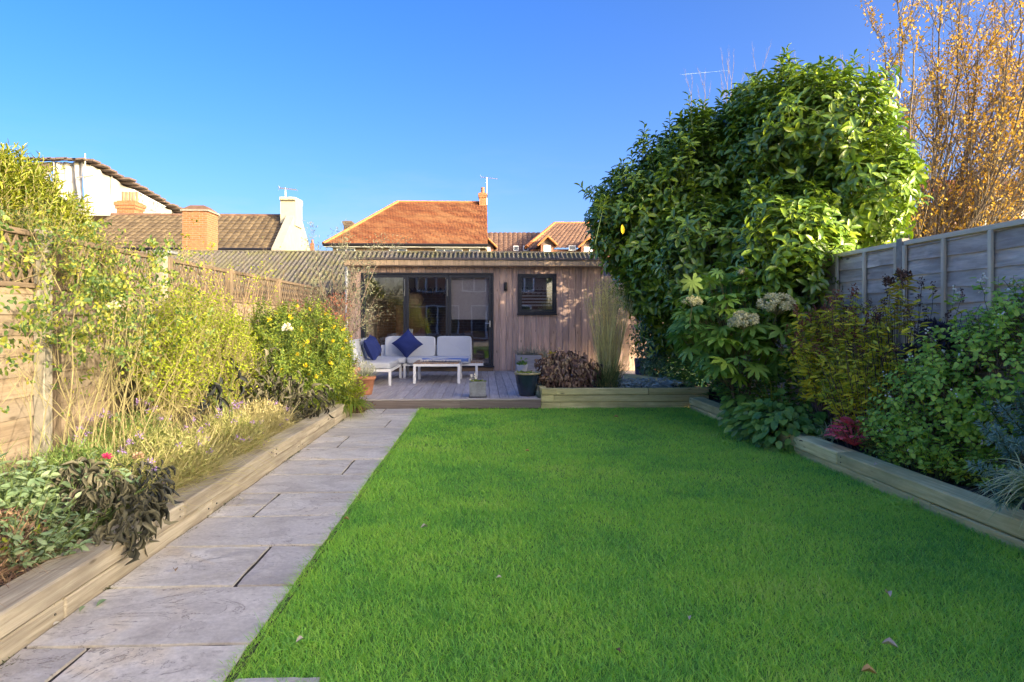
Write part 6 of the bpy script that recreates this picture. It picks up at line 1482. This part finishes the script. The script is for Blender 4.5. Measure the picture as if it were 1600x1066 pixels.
# table
tb = thing('coffee_table', 'low white framed table with a slatted wooden top in front of the sofa', 'table', (-.85, 13.2, DZ))
ax0, ax1 = PY(648, 570, 12.75).x, PY(717, 570, 12.75).x; ay0, ay1 = 12.72, 13.65; th_ = .37
for x in (ax0, ax1):
    for y in (ay0, ay1): box('leg', tb, (x-.026, y-.026, DZ), (x+.026, y+.026, DZ+th_-.05), wm)
for a, b_ in (((ax0-.026, ay0), (ax1+.026, ay0)), ((ax0-.026, ay1), (ax1+.026, ay1))): bar('frame_rail', tb, (a[0], a[1], DZ+th_-.025), (b_[0], b_[1], DZ+th_-.025), .05, .048, wm)
for x in (ax0, ax1): bar('frame_rail', tb, (x, ay0+.027, DZ+th_-.025), (x, ay1-.027, DZ+th_-.025), .05, .048, wm)
x = ax0-.026
while x < ax1: box('top_slat', tb, (x, ay0-.02, DZ+th_), (min(x+.072, ax1+.03), ay1+.02, DZ+th_+.02), M['teak']); x += .078
# folded throw
n = 26; U, W = np.meshgrid(np.linspace(0, 1, n), np.linspace(0, 1, 14), indexing='ij')
X = ax0+.10+.90*U; Y = 13.05+.42*W+.03*np.sin(U*5); Z = DZ+th_+.055+.012*np.sin(U*9+W*4)+.05*np.clip(U-.72, 0, 1)*2*(W**.5)+.015*np.sin(W*5)
m = Mesh(); m.grid(np.stack([X, Y, Z], -1)); low = np.stack([X, Y, Z*0+DZ+th_+.022], -1); m.grid(low[:, ::-1])
m.grid(np.stack([np.stack([X[:, 0], Y[:, 0], Z[:, 0]], -1), low[:, 0]], 1)); m.grid(np.stack([np.stack([X[-1], Y[-1], Z[-1]], -1), low[-1]], 1)); m.grid(np.stack([np.stack([X[0], Y[0], Z[0]], -1), low[0]], 1)); m.grid(np.stack([np.stack([X[:, -1], Y[:, -1], Z[:, -1]], -1), low[:, -1]], 1))
tr = thing('throw', 'folded blue throw with a cream fringe lying on the wooden table top', 'blanket', (ax0+.5, 13.2, DZ+th_+.02)); m.build('blanket', M['throw'], tr, None, True)
m = Mesh(); xx = np.linspace(ax0+.09, ax0+.86, 60); a = np.stack([xx, np.full(60, 13.04)+.03*np.sin(np.linspace(0, 5, 60)), np.full(60, DZ+th_+.058)], -1); b2 = a+np.stack([R.normal(0, .008, 60), R.normal(-.09, .012, 60), np.full(60, -.026)], -1); m.tubes(a, b2, .008, .005, 5); m.build('fringe', M['fringe'], tr, 'stuff')

def pot(name, label, c, prof, mt, rim=None, cat='plant pot', soilr=None, soilz=None):
    t = thing(name, label, cat, c); m = Mesh(); m.lathe(prof, c, 32); m.build('pot_body', mt, t, None, True)
    if rim: m = Mesh(); m.lathe(rim[0], c, 32); m.build('rim', rim[1], t, None, True)
    m = Mesh(); m.lathe([(0, soilz), (soilr, soilz)], c, 20); m.build('potting_soil', M['soil'], t); return t
c = (PY(824, 600, 10.62).x, 10.62, DZ+.002)
pot('blue_glazed_pot', 'dark blue glazed pot with an ochre rim on the front edge of the deck', c, [(0, 0), (.125, 0), (.135, .02), (.175, .2), (.195, .33), (.20, .345), (.185, .345), (.17, .3)], M['blue_glaze'], ([(.196, .338), (.212, .342), (.214, .362), (.205, .372), (.188, .368), (.184, .34)], M['glaze_rim']), soilr=.185, soilz=.33)
t = plant('succulent', 'low green plant growing in the dark blue glazed pot', 'plant', c[0], c[1], DZ+.33)
n = 160; a = R.uniform(0, 6.28, n); q = np.sqrt(R.random(n))*.17; P = np.stack([c[0]+q*np.cos(a), c[1]+q*np.sin(a), np.full(n, DZ+.345)], -1); leaves(t, L_['yellowgreen'], T_LEAF, P, rdir(n, .1, .9), rdir(n, .3, 1), R.uniform(.03, .075, n), .018)
# stone cube planter
c = PY(746.5, 623, 10.5); x, y = c.x, 10.52; hs_ = .128
sp_ = thing('stone_planter', 'small square grey stone planter on the deck in front of the table', 'plant pot', (x, y, DZ)); m = Mesh()
me = bpy.data.meshes.new('planter'); o_, i_, hgt = hs_, hs_-.022, .245
V = [(sx*o_*k, sy*o_*k, z) for z, k in ((0, .97), (hgt, 1)) for sx, sy in ((-1, -1), (1, -1), (1, 1), (-1, 1))]+[(sx*i_, sy*i_, z) for z in (hgt, hgt-.05) for sx, sy in ((-1, -1), (1, -1), (1, 1), (-1, 1))]
V = [(a+x, b+y, z+DZ) for a, b, z in V]
me.from_pydata(V, [], [[0,3,2,1]]+[[i, (i+1) % 4, 4+(i+1) % 4, 4+i] for i in range(4)]+[[4+i, 4+(i+1) % 4, 8+(i+1) % 4, 8+i] for i in range(4)]+[[8+i, 8+(i+1) % 4, 12+(i+1) % 4, 12+i] for i in range(4)]+[[12, 13, 14, 15]])
put('planter_body', me, M['stone_pot'], sp_); bar('base', sp_, (x-.14, y, DZ+.008), (x+.14, y, DZ+.008), .28, .014, M['black'])
t = plant('cyclamen', 'tiny green and white flowered plant in the square stone planter', 'plant', x, y, DZ+.2)
n = 110; P = np.stack([x+R.uniform(-.1, .1, n), y+R.uniform(-.1, .1, n), DZ+.22+R.random(n)*.03], -1); leaves(t, L_['yellowgreen'], T_LEAF, P, rdir(n, 0, .7), rdir(n, .3, 1), .045, .03)
P = np.stack([x+R.uniform(-.12, .0, 26), y+R.uniform(-.1, .05, 26), DZ+.27+R.random(26)*.07], -1); leaves(t, L_['whitef'], T_DIA, P, rdir(26), rdir(26), .035, .025, rest='flowers')
# terracotta pots left
def tpot(label, px, py, Y, r, h, z=DZ):
    c = PY(px, py, Y); c = (c.x, Y, z)
    return c, pot('terracotta_pot', label, c, [(0, 0), (r*.62, 0), (r*.66, .02), (r*.9, h*.82), (r, h*.82), (r*1.02, h), (r*.9, h), (r*.85, h*.8)], M['terracotta'], soilr=r*.87, soilz=h*.88)
c, t = tpot('terracotta pot with lavender at the left front of the deck', 570, 600, 10.9, .175, .30)
m = Mesh(); m.box((c[0]+.05, c[1]-.170, c[2]+.18), (c[0]+.09, c[1]-.155, c[2]+.22))
lv = plant('lavender', 'grey lavender bush growing in the terracotta pot by the sofa', 'shrub', c[0], c[1], DZ+.28)
n = 420; D = rdir(n, .25, 1); ribbons(lv, 'stems', L_['lav'], np.array([c[0], c[1], DZ+.27])+R.normal(0, .05, (n, 3))*np.array([1, 1, 0]), D, R.uniform(.12, .28, n), .007, .12)
n = 260; d = rdir(n, .1, 1); leaves(lv, L_['lav'], T_DIA, np.array([c[0], c[1], DZ+.3])+d*np.array([.17, .15, .22]), norm(d+np.array([0, 0, .6])), rdir(n), .04, .010)
c2, t = tpot('second terracotta pot half hidden behind the left bed plants', 545, 575, 11.9, .2, .36)
stems_plant('rosemary', 'dull green bush growing in the second terracotta pot', 'shrub', c2[0], c2[1], DZ+.3, 40, (.14, .14), (.15, .3), .05, L_['brown'], M['stem_brown'], .04, .3, .1, 14, T_DIA)
# trough and white pot by the wall
x0_, x1_ = PY(806, 570, 15.3).x, PY(845, 570, 15.3).x
tg = thing('wooden_trough', 'grey painted wooden trough against the cedar wall below the window', 'planter', ((x0_+x1_)/2, 15.3, DZ))
M['trough'] = wood('painted_trough', (.36, .35, .36), (.50, .49, .50), .7)
for k in range(3): bar('board', tg, (x0_, 15.12, DZ+.07+.135*k), (x1_, 15.12, DZ+.07+.135*k), .02, .131, M['trough']); bar('board', tg, (x0_, 15.5, DZ+.07+.135*k), (x1_, 15.5, DZ+.07+.135*k), .02, .131, M['trough'])
for xx in (x0_+.011, x1_-.011): bar('end_board', tg, (xx, 15.135, DZ+.20), (xx, 15.485, DZ+.20), .02, .40, M['trough'])
box('potting_soil', tg, (x0_+.03, 15.14, DZ+.3), (x1_-.03, 15.48, DZ+.35), M['soil'])
lv2 = plant('lavender', 'wispy grey lavender growing in the wooden trough below the window', 'shrub', (x0_+x1_)/2+.1, 15.3, DZ+.36)
n = 420; D = rdir(n, .45, 1); ribbons(lv2, 'stems', L_['lav'], np.array([(x0_+x1_)/2+.1, 15.3, DZ+.34])+R.uniform(-1, 1, (n, 3))*np.array([.35, .08, 0]), D, R.uniform(.15, .42, n), .006, .05)
c = PY(816, 581, 14.7); c = (c.x, 14.7, DZ)
pot('white_pot', 'small white pot in front of the wooden trough', c, [(0, 0), (.09, 0), (.12, .2), (.125, .22), (.11, .22), (.1, .18)], M['white_pot'], soilr=.11, soilz=.19)
t = plant('strawberry_plant', 'small leafy green plant in the white pot by the trough', 'plant', c[0], c[1], DZ+.2)
n = 60; leaves(t, L_['broad'], T_LEAF, np.array([c[0], c[1], DZ+.22])+R.normal(0, .04, (n, 3)), rdir(n, 0, .9), rdir(n, .3, 1), .09, .05)
c = PY(1004, 588, 14.2); c = (c.x, 14.2, DZ)
pot('blue_planter', 'tall dark blue pot under the ivy column on the right of the deck', c, [(0, 0), (.14, 0), (.155, .02), (.175, .36), (.18, .38), (.165, .38), (.155, .34)], plain('navy_glaze', (.035, .06, .13), .35, 0, .2, 8, 0), soilr=.16, soilz=.33)
c, t = tpot('small terracotta pot lying in the shade beside the tall blue pot', 1022, 588, 13.9, .12, .2)
# leaves fallen on lawn and path
def fallen(label, px, py, r, mt, z=.03, W=.5, curl=.5, cat='fallen leaf'):
    c = PG(px, py, z); T = leaf_t([.25, .55, .8], [.35, .5, .35], [.0, .05*curl*4, .02], .5*curl+.1)
    a = R.uniform(0, 6.28); me = np_mesh('fallen_leaf', T[0]*np.array([r, r*W, r]), [T[1], T[2]], True); me.materials.append(mt)
    o = put('fallen_leaf', me, None, None, Matrix.Translation(c) @ Matrix.Rotation(a, 4, 'Z') @ Matrix.Rotation(R.uniform(-.3, .3), 4, 'X')); tag(o, label, cat, 'leaves fallen on lawn and path')
pl_ = leafmat('pale_dry_leaf', [(.45, .38, .33), (.6, .53, .47)], .8, .2); tn = leafmat('tan_dry_leaf', [(.5, .3, .12), (.58, .36, .16)], .8, .2)
fallen('pale curled leaf on the lawn at the lower right, upright one', 1391, 933, .055, pl_, .035); fallen('pale hooked leaf on the lawn near the bottom right edge', 1404, 1012, .06, pl_, .035)
fallen('tan rounded leaf on the lawn at the bottom edge', 1371, 1053, .055, tn, .03, .8); fallen('small pale leaf in the lawn right of the picture middle bottom', 1077, 969, .035, pl_)
fallen('pale leaf in the lawn nearest the bottom left slab corner', 462, 1004, .04, pl_); fallen('small dry leaf in the lawn level with the wilted dahlia', 657, 825, .05, pl_)
fallen('tiny dry leaf beside the path edge mid way', 546, 812, .045, tn); fallen('brown leaf in the lawn centre right', 828, 705, .05, tn); fallen('pale speck of leaf at the far end of the lawn', 967, 652, .07, tn)
fallen('dark leaf in the lawn at the centre bottom', 970, 1020, .03, L_['brown']); fallen('pale leaf in the lawn to the right of the centre', 775, 903, .03, pl_)
fallen('silvery leaf on the paving near the sleeper, longer one', 150, 948, .075, L_['greygreen'], .026, .35, .1); fallen('silvery leaf on the paving beside the sleeper foot', 124, 956, .06, L_['greygreen'], .026, .4, .1)
fallen('small white petal on the paving close to the sleeper', 95, 972, .035, L_['whitef'], .026, .6, .2); fallen('white shell-like leaf on the paving further up by the sleeper', 381, 778, .075, L_['whitef'], .028, .6, .3)
fallen('pale leaf on paving next to the sleeper where the path narrows', 478, 703, .05, pl_, .026, .5, .2); fallen('curled brown leaf on the third slab', 272, 890, .04, L_['brown'], .028, .6, .6)
fallen('dry leaf lying on the front right sleeper', 1365, 727, .06, pl_, .186, .5, .3); fallen('small brown leaf on the right sleeper end', 1255, 690, .04, L_['brown'], .186, .5, .3)
print('OBJECTS', len(bpy.data.objects), 'tris', sum(len(o.data.polygons) for o in bpy.data.objects if o.type == 'MESH'))
